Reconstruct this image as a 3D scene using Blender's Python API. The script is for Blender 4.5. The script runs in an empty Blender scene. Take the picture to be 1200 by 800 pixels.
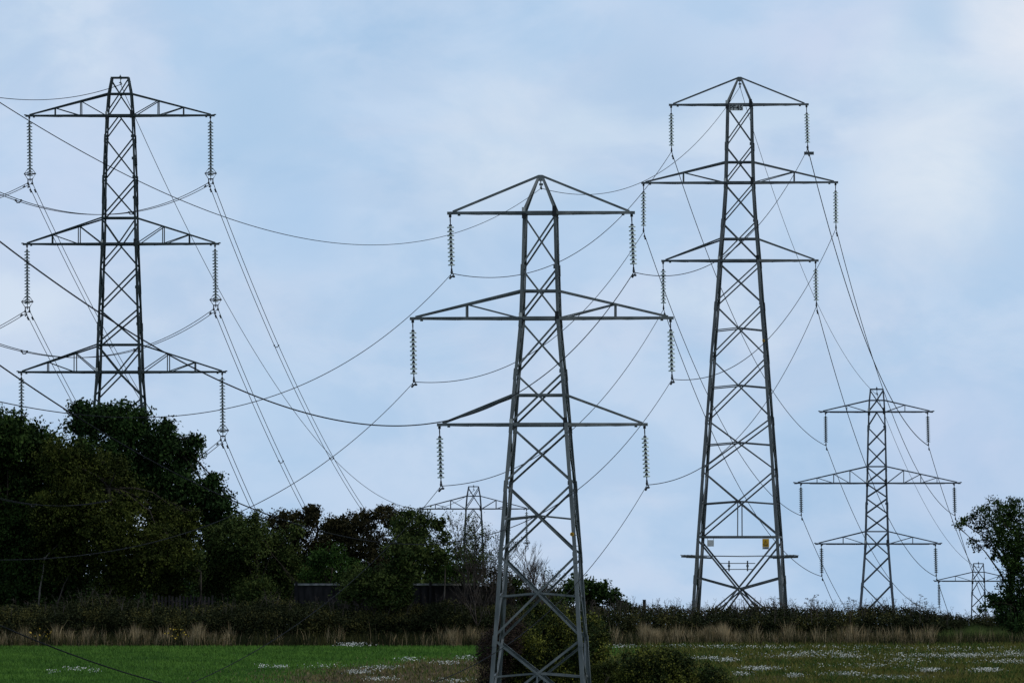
import bpy, math, random
import numpy as np
from mathutils import Vector, Matrix
R = math.radians
sc = bpy.context.scene
C = sc.collection

# ------------------------------------------------------------------ camera
F = 12000.0          # focal length in pixels of the 1200 px wide photograph
HOR = 725.0          # row of the eye level
EYE = 3.5            # eye height over the field at the nearest pylon
cam = bpy.data.cameras.new('camera')
cam.sensor_width = 36.0
cam.lens = 36.0 * F / 1200.0
cam.clip_start = 1.0
cam.clip_end = 20000.0
co = bpy.data.objects.new('camera', cam)
C.objects.link(co)
co.location = (0, 0, EYE)
co.rotation_euler = (R(90) + math.atan((HOR - 400) / F), 0, 0)
sc.camera = co

# ------------------------------------------------------------------ light
sc.view_settings.view_transform = 'Standard'
sc.view_settings.look = 'None'
sc.view_settings.exposure = 0.0
sc.view_settings.gamma = 1.0
sc.view_settings.use_curve_mapping = False
SUN_EL, SUN_AZ = 50.0, 108.0        # azimuth from the view direction towards the right
world = bpy.data.worlds.new('World')
sc.world = world
world.use_nodes = True
nt = world.node_tree
for n in list(nt.nodes):
    nt.nodes.remove(n)
N = nt.nodes.new; L = nt.links.new
out = N('ShaderNodeOutputWorld'); bg = N('ShaderNodeBackground')
bg.inputs['Strength'].default_value = 0.10
L(bg.outputs[0], out.inputs['Surface'])
sky = N('ShaderNodeTexSky'); sky.sky_type = 'NISHITA'; sky.sun_disc = False
sky.sun_elevation = R(SUN_EL); sky.sun_rotation = R(SUN_AZ)
tc = N('ShaderNodeTexCoord')
def noise(scale, detail, rough, offs, stretch=(1, 1, 1), dist=0.0):
    mp = N('ShaderNodeMapping'); mp.inputs['Location'].default_value = offs
    mp.inputs['Scale'].default_value = stretch
    L(tc.outputs['Generated'], mp.inputs['Vector'])
    t = N('ShaderNodeTexNoise'); t.inputs['Scale'].default_value = scale
    t.inputs['Detail'].default_value = detail; t.inputs['Roughness'].default_value = rough
    t.inputs['Distortion'].default_value = dist
    L(mp.outputs[0], t.inputs['Vector'])
    return t.outputs['Fac']
def ramp(fac, stops):
    r = N('ShaderNodeValToRGB'); r.color_ramp.interpolation = 'EASE'
    e = r.color_ramp.elements
    while len(e) < len(stops): e.new(0.5)
    for i, (p, c) in enumerate(stops):
        e[i].position = p; e[i].color = (c[0], c[1], c[2], 1)
    L(fac, r.inputs['Fac'])
    return r.outputs['Color']
def srgb(r, g, b, k=1.0):
    f = lambda v: ((v / 255 + 0.055) / 1.055) ** 2.4 if v > 10 else v / 255 / 12.92
    return (f(r) * k, f(g) * k, f(b) * k)
K = 0.98
blue = srgb(170, 202, 236, K); mid = srgb(186, 213, 243, K); lav = srgb(194, 214, 241, K); white = srgb(216, 231, 248, K)
big = noise(26, 7.0, 0.52, (3.37, 0.2, 0.93), (1, 1, 1.9), 0.35)
fine = noise(70, 8.0, 0.56, (1.1, 7.3, 2.2), (1, 1, 1.6), 0.3)
base = ramp(big, [(0.36, blue), (0.47, mid), (0.56, lav), (0.68, white)])
det = ramp(fine, [(0.36, srgb(170, 202, 236, K)), (0.64, srgb(210, 225, 247, K))])
mx = N('ShaderNodeMixRGB'); mx.inputs['Fac'].default_value = 0.42
L(base, mx.inputs[1]); L(det, mx.inputs[2])
# brighter cloud bank towards the upper right of the view, duller overhead and behind
def bank(direction, width, colour, prev, amount):
    d = Vector(direction).normalized()
    nrm = N('ShaderNodeVectorMath'); nrm.operation = 'NORMALIZE'; L(tc.outputs['Generated'], nrm.inputs[0])
    dd = N('ShaderNodeVectorMath'); dd.operation = 'DISTANCE'; L(nrm.outputs[0], dd.inputs[0]); dd.inputs[1].default_value = d
    m = N('ShaderNodeMapRange'); m.interpolation_type = 'SMOOTHSTEP'
    m.inputs['From Min'].default_value = 0; m.inputs['From Max'].default_value = width
    m.inputs['To Min'].default_value = amount; m.inputs['To Max'].default_value = 0
    L(dd.outputs['Value'], m.inputs['Value'])
    mul = N('ShaderNodeMath'); mul.operation = 'MULTIPLY'; L(m.outputs[0], mul.inputs[0]); L(fine, mul.inputs[1])
    q = N('ShaderNodeMixRGB'); L(mul.outputs[0], q.inputs['Fac']); L(prev, q.inputs[1]); q.inputs[2].default_value = (*colour, 1)
    return q.outputs[0]
def sky_dir(px, py):
    return ((px - 600) / F, 1.0, (HOR - py) / F)
c = mx.outputs[0]
for bx_, by_, wd_, col_, am_ in ((1230, 0, .012, (236, 240, 250), 1.9), (1110, 205, .013, (228, 238, 250), 1.7), (600, 180, .013, (216, 230, 247), 1.6),
                                 (70, 230, .012, (204, 220, 247), 1.2), (960, 45, .010, (204, 218, 244), 1.2), (1090, 20, .005, (180, 208, 238), 1.2),
                                 (300, 130, .012, (168, 202, 236), 1.3), (760, 90, .009, (172, 202, 234), 1.4), (620, 290, .009, (176, 206, 240), 1.1),
                                 (350, 260, .009, (170, 204, 240), 1.1), (800, 20, .012, (190, 213, 242), 1.0), (1120, 520, .012, (198, 214, 243), 1.2), (300, 500, .014, (186, 214, 244), 1.0)):
    c = bank(sky_dir(bx_, by_), wd_, srgb(*col_, K), c, am_)
sc10 = N('ShaderNodeVectorMath'); sc10.operation = 'SCALE'; sc10.inputs['Scale'].default_value = 10.0
L(c, sc10.inputs[0])
# the overcast is thinner overhead: part of the clear sky texture shows between the clouds
fin = N('ShaderNodeMixRGB'); fin.inputs['Fac'].default_value = 0.93
L(sky.outputs[0], fin.inputs[1]); L(sc10.outputs[0], fin.inputs[2])
# unseen sky dimmed away from the view, to weaken the light on the scene
nrm = N('ShaderNodeVectorMath'); nrm.operation = 'NORMALIZE'; L(tc.outputs['Generated'], nrm.inputs[0])
dd = N('ShaderNodeVectorMath'); dd.operation = 'DISTANCE'; L(nrm.outputs[0], dd.inputs[0]); dd.inputs[1].default_value = (0, 1, 0.03)
m = N('ShaderNodeMapRange'); m.interpolation_type = 'SMOOTHSTEP'
m.inputs['From Min'].default_value = 0.1; m.inputs['From Max'].default_value = 1.3
m.inputs['To Min'].default_value = 1.0; m.inputs['To Max'].default_value = 0.65
L(dd.outputs['Value'], m.inputs['Value'])
dull = N('ShaderNodeVectorMath'); dull.operation = 'SCALE'; L(fin.outputs[0], dull.inputs[0]); L(m.outputs[0], dull.inputs['Scale'])
L(dull.outputs[0], bg.inputs['Color'])

sun = bpy.data.lights.new('sun', 'SUN'); sun.energy = 1.5; sun.angle = R(20); sun.color = (1, 0.96, 0.9)
so = bpy.data.objects.new('sun', sun); C.objects.link(so)
d = Vector((math.sin(R(SUN_AZ)) * math.cos(R(SUN_EL)), math.cos(R(SUN_AZ)) * math.cos(R(SUN_EL)), math.sin(R(SUN_EL))))
so.rotation_euler = d.to_track_quat('Z', 'Y').to_euler()
so.location = (0, 0, 100)

# ------------------------------------------------------------------ helpers
def at(px, py, dist):
    """point that a reading (px, py) of the photograph has at a distance"""
    return Vector(((px - 600) / F * dist, dist, EYE + (HOR - py) / F * dist))
def mesh_obj(name, verts, faces, mat, parent=None, smooth=False):
    me = bpy.data.meshes.new(name)
    me.from_pydata([tuple(v) for v in verts], [], faces)
    me.materials.append(mat)
    if smooth:
        me.polygons.foreach_set('use_smooth', [True] * len(me.polygons))
    o = bpy.data.objects.new(name, me); C.objects.link(o)
    o.parent = parent
    return o
def fast_mesh(name, V, nper, mat, parent=None):
    """V: (n, nper, 3) array, one polygon each"""
    n = V.shape[0]
    me = bpy.data.meshes.new(name)
    me.vertices.add(n * nper); me.vertices.foreach_set('co', V.reshape(-1).astype(np.float32))
    me.loops.add(n * nper); me.loops.foreach_set('vertex_index', np.arange(n * nper, dtype=np.int32))
    me.polygons.add(n); me.polygons.foreach_set('loop_start', np.arange(0, n * nper, nper, dtype=np.int32))
    me.polygons.foreach_set('loop_total', np.full(n, nper, dtype=np.int32))
    me.update(calc_edges=True)
    me.materials.append(mat)
    o = bpy.data.objects.new(name, me); C.objects.link(o); o.parent = parent
    return o
def empty(name, loc, rz=0.0):
    o = bpy.data.objects.new(name, None); C.objects.link(o)
    o.location = loc; o.rotation_euler = (0, 0, rz); o.empty_display_size = 0.5
    return o
def tag(o, label=None, cat=None, group=None, kind=None):
    if label: o['label'] = label
    if cat: o['category'] = cat
    if group: o['group'] = group
    if kind: o['kind'] = kind
    return o
def copy_tree(o, parent=None):
    c = o.copy(); C.objects.link(c); c.parent = parent
    for ch in list(o.children): copy_tree(ch, c)
    return c
class MB:
    def __init__(s): s.v = []; s.f = []
    def add(s, verts, faces):
        b = len(s.v); s.v += [Vector(q) for q in verts]; s.f += [tuple(i + b for i in f) for f in faces]
    def prism(s, p, q, sec):
        n = len(sec)
        s.add([p + e for e in sec] + [q + e for e in sec],
              [(i, (i + 1) % n, n + (i + 1) % n, n + i) for i in range(n)] + [tuple(range(n))[::-1], tuple(range(n, 2 * n))])
    def angle(s, p, q, w, nrm, t=None, flip=1):
        """rolled steel angle from p to q: one flange in the face with normal nrm, one turned inward"""
        p = Vector(p); q = Vector(q); t = t or w * 0.14
        d = (q - p)
        if d.length < 1e-5: return
        d.normalize(); nrm = Vector(nrm); nrm = (nrm - d * nrm.dot(d)).normalized()
        a = nrm.cross(d).normalized() * flip
        i = -nrm
        o = -a * (w / 2)
        s.prism(p, q, [o, o + a * w, o + a * w + i * t, o + a * t + i * t, o + a * t + i * w, o + i * w])
    def corner(s, p, q, w, sx, sy, t=None):
        """leg angle: heel on the outer corner, flanges running inward along x and y"""
        p = Vector(p); q = Vector(q); t = t or w * 0.12
        X = Vector((-sx, 0, 0)); Y = Vector((0, -sy, 0)); o = Vector((0, 0, 0))
        s.prism(p, q, [o, X * w, X * w + Y * t, X * t + Y * t, X * t + Y * w, Y * w])
    def box(s, c, h, rot=None):
        c = Vector(c); vs = []
        for x in (-1, 1):
            for y in (-1, 1):
                for z in (-1, 1):
                    e = Vector((x * h[0], y * h[1], z * h[2]))
                    vs.append(c + (rot @ e if rot else e))
        s.add(vs, [(0, 1, 3, 2), (4, 6, 7, 5), (0, 4, 5, 1), (2, 3, 7, 6), (0, 2, 6, 4), (1, 5, 7, 3)])
    def tube(s, pts, rads, n=6, cap=True):
        pts = [Vector(p) for p in pts]
        if not hasattr(rads, '__len__'): rads = [rads] * len(pts)
        b = len(s.v)
        for k, p in enumerate(pts):
            d = (pts[min(k + 1, len(pts) - 1)] - pts[max(k - 1, 0)]).normalized()
            ref = Vector((0, 0, 1)) if abs(d.z) < 0.8 else Vector((1, 0, 0))
            u = d.cross(ref).normalized(); v = u.cross(d)
            for j in range(n):
                a = 2 * math.pi * j / n
                s.v.append(p + (u * math.cos(a) + v * math.sin(a)) * rads[k])
        for k in range(len(pts) - 1):
            for j in range(n):
                s.f.append((b + k * n + j, b + k * n + (j + 1) % n, b + (k + 1) * n + (j + 1) % n, b + (k + 1) * n + j))
        if cap:
            s.f.append(tuple(b + j for j in range(n))[::-1]); s.f.append(tuple(b + (len(pts) - 1) * n + j for j in range(n)))
    def lathe(s, prof, top, n=12):
        """prof: (radius, drop) below the point top"""
        b = len(s.v); top = Vector(top)
        for r, z in prof:
            for j in range(n):
                a = 2 * math.pi * j / n
                s.v.append(top + Vector((r * math.cos(a), r * math.sin(a), -z)))
        for k in range(len(prof) - 1):
            for j in range(n):
                s.f.append((b + k * n + j, b + (k + 1) * n + j, b + (k + 1) * n + (j + 1) % n, b + k * n + (j + 1) % n))
    def build(s, name, mat, parent=None, smooth=False):
        return mesh_obj(name, s.v, s.f, mat, parent, smooth)

# ------------------------------------------------------------------ materials
def mat_new(name):
    m = bpy.data.materials.new(name); m.use_nodes = True
    b = m.node_tree.nodes['Principled BSDF']
    return m, m.node_tree, b
def mixed(name, c1, c2, scale, rough=0.7, metal=0.0, detail=4, spec=0.3, island=0.0, lo=0.35, hi=0.65, stretch=(1, 1, 1), c3=None):
    m, t, b = mat_new(name)
    tc = t.nodes.new('ShaderNodeTexCoord'); mp = t.nodes.new('ShaderNodeMapping'); mp.inputs['Scale'].default_value = stretch
    t.links.new(tc.outputs['Object'], mp.inputs['Vector'])
    nz = t.nodes.new('ShaderNodeTexNoise'); nz.inputs['Scale'].default_value = scale; nz.inputs['Detail'].default_value = detail
    t.links.new(mp.outputs[0], nz.inputs['Vector'])
    r = t.nodes.new('ShaderNodeValToRGB'); e = r.color_ramp.elements
    e[0].position = lo; e[0].color = (*c1, 1); e[1].position = hi; e[1].color = (*c2, 1)
    if c3:
        x = e.new((lo + hi) / 2); x.color = (*c3, 1)
    fac = nz.outputs['Fac']
    if island > 0:
        g = t.nodes.new('ShaderNodeNewGeometry')
        mm = t.nodes.new('ShaderNodeMapRange'); mm.inputs['To Min'].default_value = -island; mm.inputs['To Max'].default_value = island
        t.links.new(g.outputs['Random Per Island'], mm.inputs['Value'])
        a = t.nodes.new('ShaderNodeMath'); a.operation = 'ADD'
        t.links.new(fac, a.inputs[0]); t.links.new(mm.outputs[0], a.inputs[1]); fac = a.outputs[0]
    t.links.new(fac, r.inputs['Fac']); t.links.new(r.outputs['Color'], b.inputs['Base Color'])
    b.inputs['Roughness'].default_value = rough; b.inputs['Metallic'].default_value = metal
    b.inputs['Specular IOR Level'].default_value = spec
    return m
def plain(name, c, rough=0.6, metal=0.0):
    m, t, b = mat_new(name); b.inputs['Base Color'].default_value = (*c, 1)
    b.inputs['Roughness'].default_value = rough; b.inputs['Metallic'].default_value = metal
    return m
M = {}
M['steel_light'] = mixed('weathered_galvanised_steel', (0.1044, 0.1190, 0.1190), (0.1994, 0.2139, 0.2088), 2.3, 0.5, 0.35, 6, stretch=(1, 1, 0.35), c3=None)
M['steel_mid'] = mixed('aged_galvanised_steel', (0.0815, 0.0926, 0.0987), (0.1621, 0.1741, 0.1741), 2.1, 0.55, 0.3, 6, stretch=(1, 1, 0.35), c3=None)
M['steel_dark'] = mixed('green_grey_painted_steel', (0.02, 0.032, 0.034), (0.05, 0.068, 0.07), 1.7, 0.6, 0.1, 5, stretch=(1, 1, 0.4))
M['steel_far'] = mixed('hazed_grey_steel', (0.058, 0.074, 0.094), (0.111, 0.130, 0.156), 1.6, 0.6, 0.15, 4)  # pale bluish haze of the far pylons mixed into the base colour
M['dark'] = plain('black_iron_fitting', (0.012, 0.014, 0.016), 0.5, 0.2)
M['wire'] = plain('weathered_aluminium_conductor', (0.010, 0.011, 0.013), 1.0, 0.0)
M['wire'].node_tree.nodes['Principled BSDF'].inputs['Specular IOR Level'].default_value = 0.05
M['porc'] = mixed('pale_green_glass_insulator', (0.40, 0.50, 0.47), (0.62, 0.70, 0.67), 3, 0.25, 0, 2, 0.5)
M['porc_grey'] = mixed('grey_glass_insulator', (0.12, 0.16, 0.16), (0.24, 0.29, 0.28), 3, 0.3, 0, 2, 0.5)
M['porc_dark'] = mixed('dark_green_glass_insulator', (0.05, 0.08, 0.085), (0.11, 0.15, 0.15), 3, 0.35, 0, 2, 0.5)
def glassy(name, c):
    m, t, b = mat_new(name); b.inputs['Base Color'].default_value = (*c, 1); b.inputs['Roughness'].default_value = .25
    tr = t.nodes.new('ShaderNodeBsdfTranslucent'); tr.inputs['Color'].default_value = (*c, 1)
    mx_ = t.nodes.new('ShaderNodeMixShader'); mx_.inputs['Fac'].default_value = .5
    t.links.new(b.outputs[0], mx_.inputs[1]); t.links.new(tr.outputs[0], mx_.inputs[2]); t.links.new(mx_.outputs[0], t.nodes['Material Output'].inputs['Surface'])
    return m
M['porc'] = glassy('pale_green_glass_insulator', (.78, .86, .82)); M['porc_grey'] = glassy('grey_glass_insulator', (.34, .41, .40)); M['porc_dark'] = glassy('dark_green_glass_insulator', (.13, .18, .18))
M['white'] = mixed('scuffed_white_enamel', (0.45, 0.46, 0.44), (0.62, 0.62, 0.6), 4, 0.5)
M['yellow'] = mixed('yellow_enamel', (0.62, 0.33, 0.02), (0.75, 0.42, 0.03), 4, 0.5)
M['black'] = plain('black_enamel', (0.01, 0.01, 0.01), 0.5)
M['bark'] = mixed('grey_brown_bark', (0.02, 0.017, 0.013), (0.06, 0.05, 0.04), 6, 0.9, 0, 5, 0.1)
M['twig'] = mixed('dry_brown_twig', (0.044, 0.034, 0.027), (0.112, 0.094, 0.081), 3, 0.9, 0, 4, 0.1)
M['pale_bark'] = mixed('pale_dead_bark', (0.10, 0.085, 0.07), (0.22, 0.19, 0.16), 4, 0.9, 0, 4, 0.1)
M['wood'] = mixed('weathered_grey_wood', (0.0156, 0.0150, 0.0156), (0.0432, 0.0390, 0.0390), 5, 0.9, 0, 5, 0.1, stretch=(1, 1, 0.2))
M['coping'] = mixed('lichened_coping', (0.200, 0.200, 0.190), (0.440, 0.420, 0.400), 5, 0.9, 0, 5, 0.1)
def leaf(name, c1, c2, scale=0.9, c3=None, isl=0.16):
    return mixed(name, c1, c2, scale, 0.8, 0, 3, 0.08, isl, 0.3, 0.7, c3=c3)
M['oak'] = leaf('dark_oak_leaf', (0.0114, 0.0255, 0.0068), (0.0400, 0.0716, 0.0137))
M['oak2'] = leaf('deep_green_leaf', (0.0105, 0.0250, 0.0081), (0.0328, 0.0655, 0.0143))
M['olive'] = leaf('olive_yellow_leaf', (0.0162, 0.0241, 0.0047), (0.0619, 0.0750, 0.0118))
M['brown'] = leaf('reddish_brown_leaf', (0.0142, 0.0165, 0.0071), (0.0496, 0.0413, 0.0153), 1.2)
M['bright'] = leaf('bright_green_leaf', (0.0135, 0.0329, 0.0072), (0.0450, 0.0930, 0.0162), 1.2)
M['shrub'] = leaf('dull_green_shrub_leaf', (0.0196, 0.0372, 0.0094), (0.0709, 0.0926, 0.0216), 1.2)
M['bramble'] = leaf('bramble_leaf', (0.0247, 0.0299, 0.0098), (0.0857, 0.0814, 0.0240), 0.7, (0.020, 0.027, 0.012))
M['bush'] = leaf('blackthorn_leaf', (0.0279, 0.0471, 0.0117), (0.1726, 0.1809, 0.0295), 0.8, (0.02, 0.027, 0.009))
M['rust'] = leaf('rusty_twig_mass', (0.0203, 0.0152, 0.0135), (0.0676, 0.0456, 0.0338), 1.5)
M['drygrass'] = mixed('dry_grass', (0.1150, 0.0931, 0.0425), (0.4887, 0.3737, 0.2162), 0.8, 0.85, 0, 4, 0.1, 0.22, 0.3, 0.75)
M['greengrass'] = mixed('rank_green_grass', (0.0612, 0.1020, 0.0240), (0.2244, 0.2652, 0.0816), 0.8, 0.85, 0, 4, 0.1, 0.2, 0.3, 0.75)
M['crop'] = mixed('young_crop_blade', (0.0520, 0.1352, 0.0187), (0.1207, 0.2511, 0.0341), 0.35, 0.7, 0, 4, 0.15, 0.12, 0.3, 0.7)
M['weeds'] = mixed('weedy_field_growth', (0.0399, 0.0906, 0.0170), (0.1992, 0.1699, 0.0415), 0.45, 0.8, 0, 4, 0.1, 0.2, 0.35, 0.68)
M['stubble'] = mixed('brown_withered_weed', (0.1104, 0.0920, 0.0459), (0.3128, 0.2208, 0.1379), 0.6, 0.85, 0, 4, 0.1, 0.2, 0.3, 0.7)
M['petal'] = plain('white_petal', (0.72, 0.72, 0.66), 0.7)
M['ypetal'] = plain('yellow_petal', (0.5, 0.33, 0.02), 0.7)
M['soil'] = mixed('grassy_soil', (0.0144, 0.0315, 0.0054), (0.0360, 0.0525, 0.0090), 0.3, 0.95, 0, 6, 0.05, c3=(0.018, 0.045, 0.012))

# ------------------------------------------------------------------ ground
GY = [-200, 0, 300, 385, 476, 512, 535, 629, 815, 915, 1500, 9000]
GZ = [1.9, 1.9, 0.0, 0.0, 2.23, 3.2, 0.17, 0.05, -9.6, -16.3, -20, -22]
def gz(x, y):
    return float(np.interp(y, GY, GZ))
xs = sorted(set([-3000, -1200, -500, -200, -100] + list(range(-60, 61, 4)) + [100, 200, 500, 1200, 3000]))
ys = sorted(set(GY + list(range(0, 400, 20)) + list(range(400, 520, 3)) + list(range(520, 1000, 20)) + [2500, 4000]))
gv = []; gf = []
rg = random.Random(4)
for y in ys:
    for x in xs:
        b = rg.uniform(-.04, .04) if 390 < y < 500 else 0
        gv.append((x, y, gz(x, y) + b))
nx = len(xs)
for j in range(len(ys) - 1):
    for i in range(nx - 1):
        a = j * nx + i
        gf.append((a, a + 1, a + nx + 1, a + nx))
g = mesh_obj('ground', gv, gf, M['soil'], smooth=True); tag(g, kind='structure')

# ------------------------------------------------------------------ pylons
def lerp(a, b, t): return a + (b - a) * t
BAND = dict(B=(31.5, 381.0), C=(23.5, 510.7), A=(22.5, 533.3), D=(19.05, 629.9))
INS = []
def make_insulator(tip, foot, s, kind, parent):
    """a hanging string from tip (local) to foot (local)"""
    tip = Vector(tip); foot = Vector(foot); Ltot = (foot - tip).length
    n, rad, link, tail, pmat = dict(B=(10, .132, .36, .27, M['porc']), C=(10, .132, .36, .27, M['porc']), A=(17, .15, .22, .30, M['porc_grey']), D=(13, .13, .22, .2, M['porc_dark']))[kind]
    body = Ltot - link - tail; pitch = body / n
    e = empty('insulator_string', tip); e.parent = parent
    dirv = (foot - tip).normalized()
    q = Vector((0, 0, -1)).rotation_difference(dirv)
    mb = MB(); cap = MB()
    cap.tube([(0, 0, 0.02), (0, 0, -link)], 0.022)
    cap.box((0, 0, -0.05), (.05, .02, .05)); cap.box((0, 0, -link * .55), (.02, .045, .06))
    for k in range(n):
        z = link + pitch * k
        r = rad
        mb.lathe([(0.05, z + pitch * .46), (r * .6, z + pitch * .50), (r * .95, z + pitch * .60), (r, z + pitch * .72), (r * .95, z + pitch * .86), (r * .6, z + pitch * .84), (0.05, z + pitch * .80)], (0, 0, 0), 14)
        cap.lathe([(0.02, z - .002), (0.055, z + pitch * .06), (0.062, z + pitch * .42), (0.045, z + pitch * .48)], (0, 0, 0), 8)
        cap.tube([(0, 0, -z - pitch * .6), (0, 0, -z - pitch * 1.02)], 0.028, 6)
    zb = link + body
    cap.tube([(0, 0, -zb), (0, 0, -Ltot + .02)], 0.022)
    for o_ in (mb.build('disc_stack', pmat, e, True), cap.build('cap_and_pin', M['dark'], e)):
        pass
    cl = MB()
    if kind == 'A':
        cl.box((0, 0, -Ltot + .14), (.14, .03, .03))
        for sx in (-.11, .11):
            cl.tube([(sx, 0, -Ltot + .14), (sx, 0, -Ltot - .04)], .03)
            cl.tube([(sx, -.22, -Ltot - .1), (sx, 0, -Ltot - .02), (sx, .22, -Ltot - .1)], .045)
        ring = MB()
        pts = [(.30 * math.cos(t), .30 * math.sin(t), -zb + .13 + .03 * math.sin(2 * t)) for t in np.linspace(0, 2 * math.pi, 25)]
        ring.tube(pts, .026, 6)
        ring.tube([(-.3, 0, -zb + .13), (-.16, 0, -zb + .33), (-.05, 0, -zb + .37)], .018)
        ring.tube([(.3, 0, -zb + .13), (.16, 0, -zb + .33), (.05, 0, -zb + .37)], .018)
        ring.tube([(-.3, 0, -zb + .13), (-.14, 0, -zb - .12), (0, 0, -zb - .2)], .018)
        ring.tube([(.3, 0, -zb + .13), (.14, 0, -zb - .12), (0, 0, -zb - .2)], .018)
        ring.build('arcing_ring', M['dark'], e)
    else:
        cl.tube([(0, -.2, -Ltot + .0), (0, 0, -Ltot + .07), (0, .2, -Ltot + .0)], [.03, .05, .03])
        cl.box((0, 0, -Ltot + .1), (.03, .05, .08))
    cl.build('suspension_clamp', M['dark'], e)
    e.rotation_euler = q.to_euler()
    return e

def make_pylon(kind, cx, ybase, prof, panels, arms, peak, mat, yaw, name='electricity_pylon'):
    s, dist = BAND[kind]
    base = at(cx, ybase, dist)
    root = empty(name, base, -yaw)
    Z = lambda py: (ybase - py) / s
    pz = [Z(p[0]) for p in prof][::-1]; pw = [p[1] / s for p in prof][::-1]
    W = lambda z: float(np.interp(z, pz, pw)) if z <= pz[-1] else pw[-1]
    def P(sx, sy, z, k=1.0): w = W(z); return Vector((sx * w * k, sy * w * k, z))
    H = Z(prof[0][0])
    ztops = sorted({Z(p[1]) for p in panels} | {Z(p[2]) for p in panels})
    # four legs: one length of angle per panel, heavier towards the ground, lapped at each joint
    t0, t1 = dict(B=(.095, .155), C=(.095, .165), A=(.075, .15), D=(.08, .13))[kind]
    joints = [z for z in ztops if z < H - .01]
    keep = [0.0] + [z for i, z in enumerate(joints) if z > .1] + [H]
    lap = sorted(set(keep))
    big_joints = [Z(y) for y in dict(B=(313, 373, 435, 497, 566, 649, 747), C=(169, 213, 259, 306, 356, 418, 490, 551, 676), A=(160, 186, 208, 232, 285, 337, 380, 435, 500, 570), D=(500, 546, 590, 637, 684))[kind]]
    cuts = sorted({0.0, H if peak == 'flat' else Z(prof[0][0])} | {z for z in big_joints if 0 < z < H})
    for sx in (-1, 1):
        for sy in (-1, 1):
            mb = MB()
            for i in range(len(cuts) - 1):
                za, zb = cuts[i], cuts[i + 1]
                f = i / max(1, len(cuts) - 2)
                w = lerp(t1, t0, f); grow = .018 * (len(cuts) - 2 - i) / max(1, len(cuts) - 2) + .012 * ((len(cuts) - i) % 2)
                stops = [za] + [z for z in pz if za + .05 < z < zb - .05] + [zb]
                for j in range(len(stops) - 1):
                    a = P(sx, sy, stops[j]); b = P(sx, sy, stops[j + 1])
                    a += Vector((sx * grow, sy * grow, 0)); b += Vector((sx * grow, sy * grow, 0))
                    mb.corner(a, b, w, sx, sy)
                # splice cover at the upper joint
                if i < len(cuts) - 2:
                    a = P(sx, sy, zb - .32); b = P(sx, sy, zb + .10)
                    e = Vector((sx * (grow + .012), sy * (grow + .012), 0))
                    mb.corner(a + e, b + e, w * 1.02, sx, sy)
            if sx > 0 and sy < 0 and kind == 'B':
                z = 2.6
                while z < H - 1:
                    p = P(sx, sy, z) + Vector((.02, 0, 0)); mb.tube([p, p + Vector((.09, 0, 0))], .012, 4); z += .4
            mb.build('leg', mat, root)
    # lattice bracing of the four faces
    bw = dict(B=.063, C=.056, A=.068, D=.052)[kind]
    off = dict(B=.09, C=.09, A=.10, D=.03)[kind]
    br = MB()
    def face(k):
        # returns function mapping (u in -1..1, z) to 3D on face k, and normal
        if k == 0: return lambda u, z: Vector((u * W(z), -W(z), z)), Vector((0, -1, 0)), 0.0
        if k == 1: return lambda u, z: Vector((u * W(z), W(z), z)), Vector((0, 1, 0)), -off
        if k == 2: return lambda u, z: Vector((-W(z), u * W(z), z)), Vector((-1, 0, 0)), 0.0
        return lambda u, z: Vector((W(z), u * W(z), z)), Vector((1, 0, 0)), 0.0
    for k in range(4):
        Pf, nrm, dz = face(k)
        for pan in panels:
            typ, ya, yb = pan[0], Z(pan[1]), Z(pan[2])
            sc_ = bw * (1 + .45 * (1 - ya / H)) * (1.0 if k < 2 else .9)
            g_ = .05 if kind != 'D' else .02
            hi, lo = ya - g_ + dz, yb + g_ + dz
            o1 = -nrm * 0.015; o2 = -nrm * (0.03 + sc_ * .14)
            if typ[0] == 'X':
                br.angle(Pf(-1, hi) + o1, Pf(1, lo) + o1, sc_, nrm)
                br.angle(Pf(1, hi) + o2, Pf(-1, lo) + o2, sc_, nrm, flip=-1)
                wa, wb = W(hi), W(lo); zm = hi - (hi - lo) * wa / (wa + wb)
                br.box(Pf(0, zm) + o1 * .2, (.05, .012, .05) if k < 2 else (.012, .05, .05))
                if typ == 'XB':
                    zc = zm - dz; ze = zc - .12
                    br.angle(Pf(-1, ze) + o2 * 1.6, Pf(0, zc + .02) + o2 * 1.6, sc_ * .8, nrm)
                    br.angle(Pf(1, ze) + o2 * 1.6, Pf(0, zc + .02) + o2 * 1.6, sc_ * .8, nrm)
                if len(pan) > 3:
                    br.angle(Pf(0, zm) + o2, Pf(0, Z(pan[3])) + o2, sc_ * .75, nrm)
            elif typ == 'A':
                br.angle(Pf(0, ya - .02 + dz) + o1, Pf(1, lo) + o1, sc_, nrm)
                br.angle(Pf(0, ya - .02 + dz) + o1 * 1.5, Pf(-1, lo) + o1 * 1.5, sc_, nrm)
            elif typ == 'V':
                br.angle(Pf(-1, hi) + o1, Pf(0, yb + .02 + dz) + o1, sc_, nrm)
                br.angle(Pf(1, hi) + o1 * 1.5, Pf(0, yb + .02 + dz) + o1 * 1.5, sc_, nrm)
            elif typ == 'H':
                br.angle(Pf(-1, ya) - o1, Pf(1, ya) - o1, sc_ * 1.3, nrm)
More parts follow.
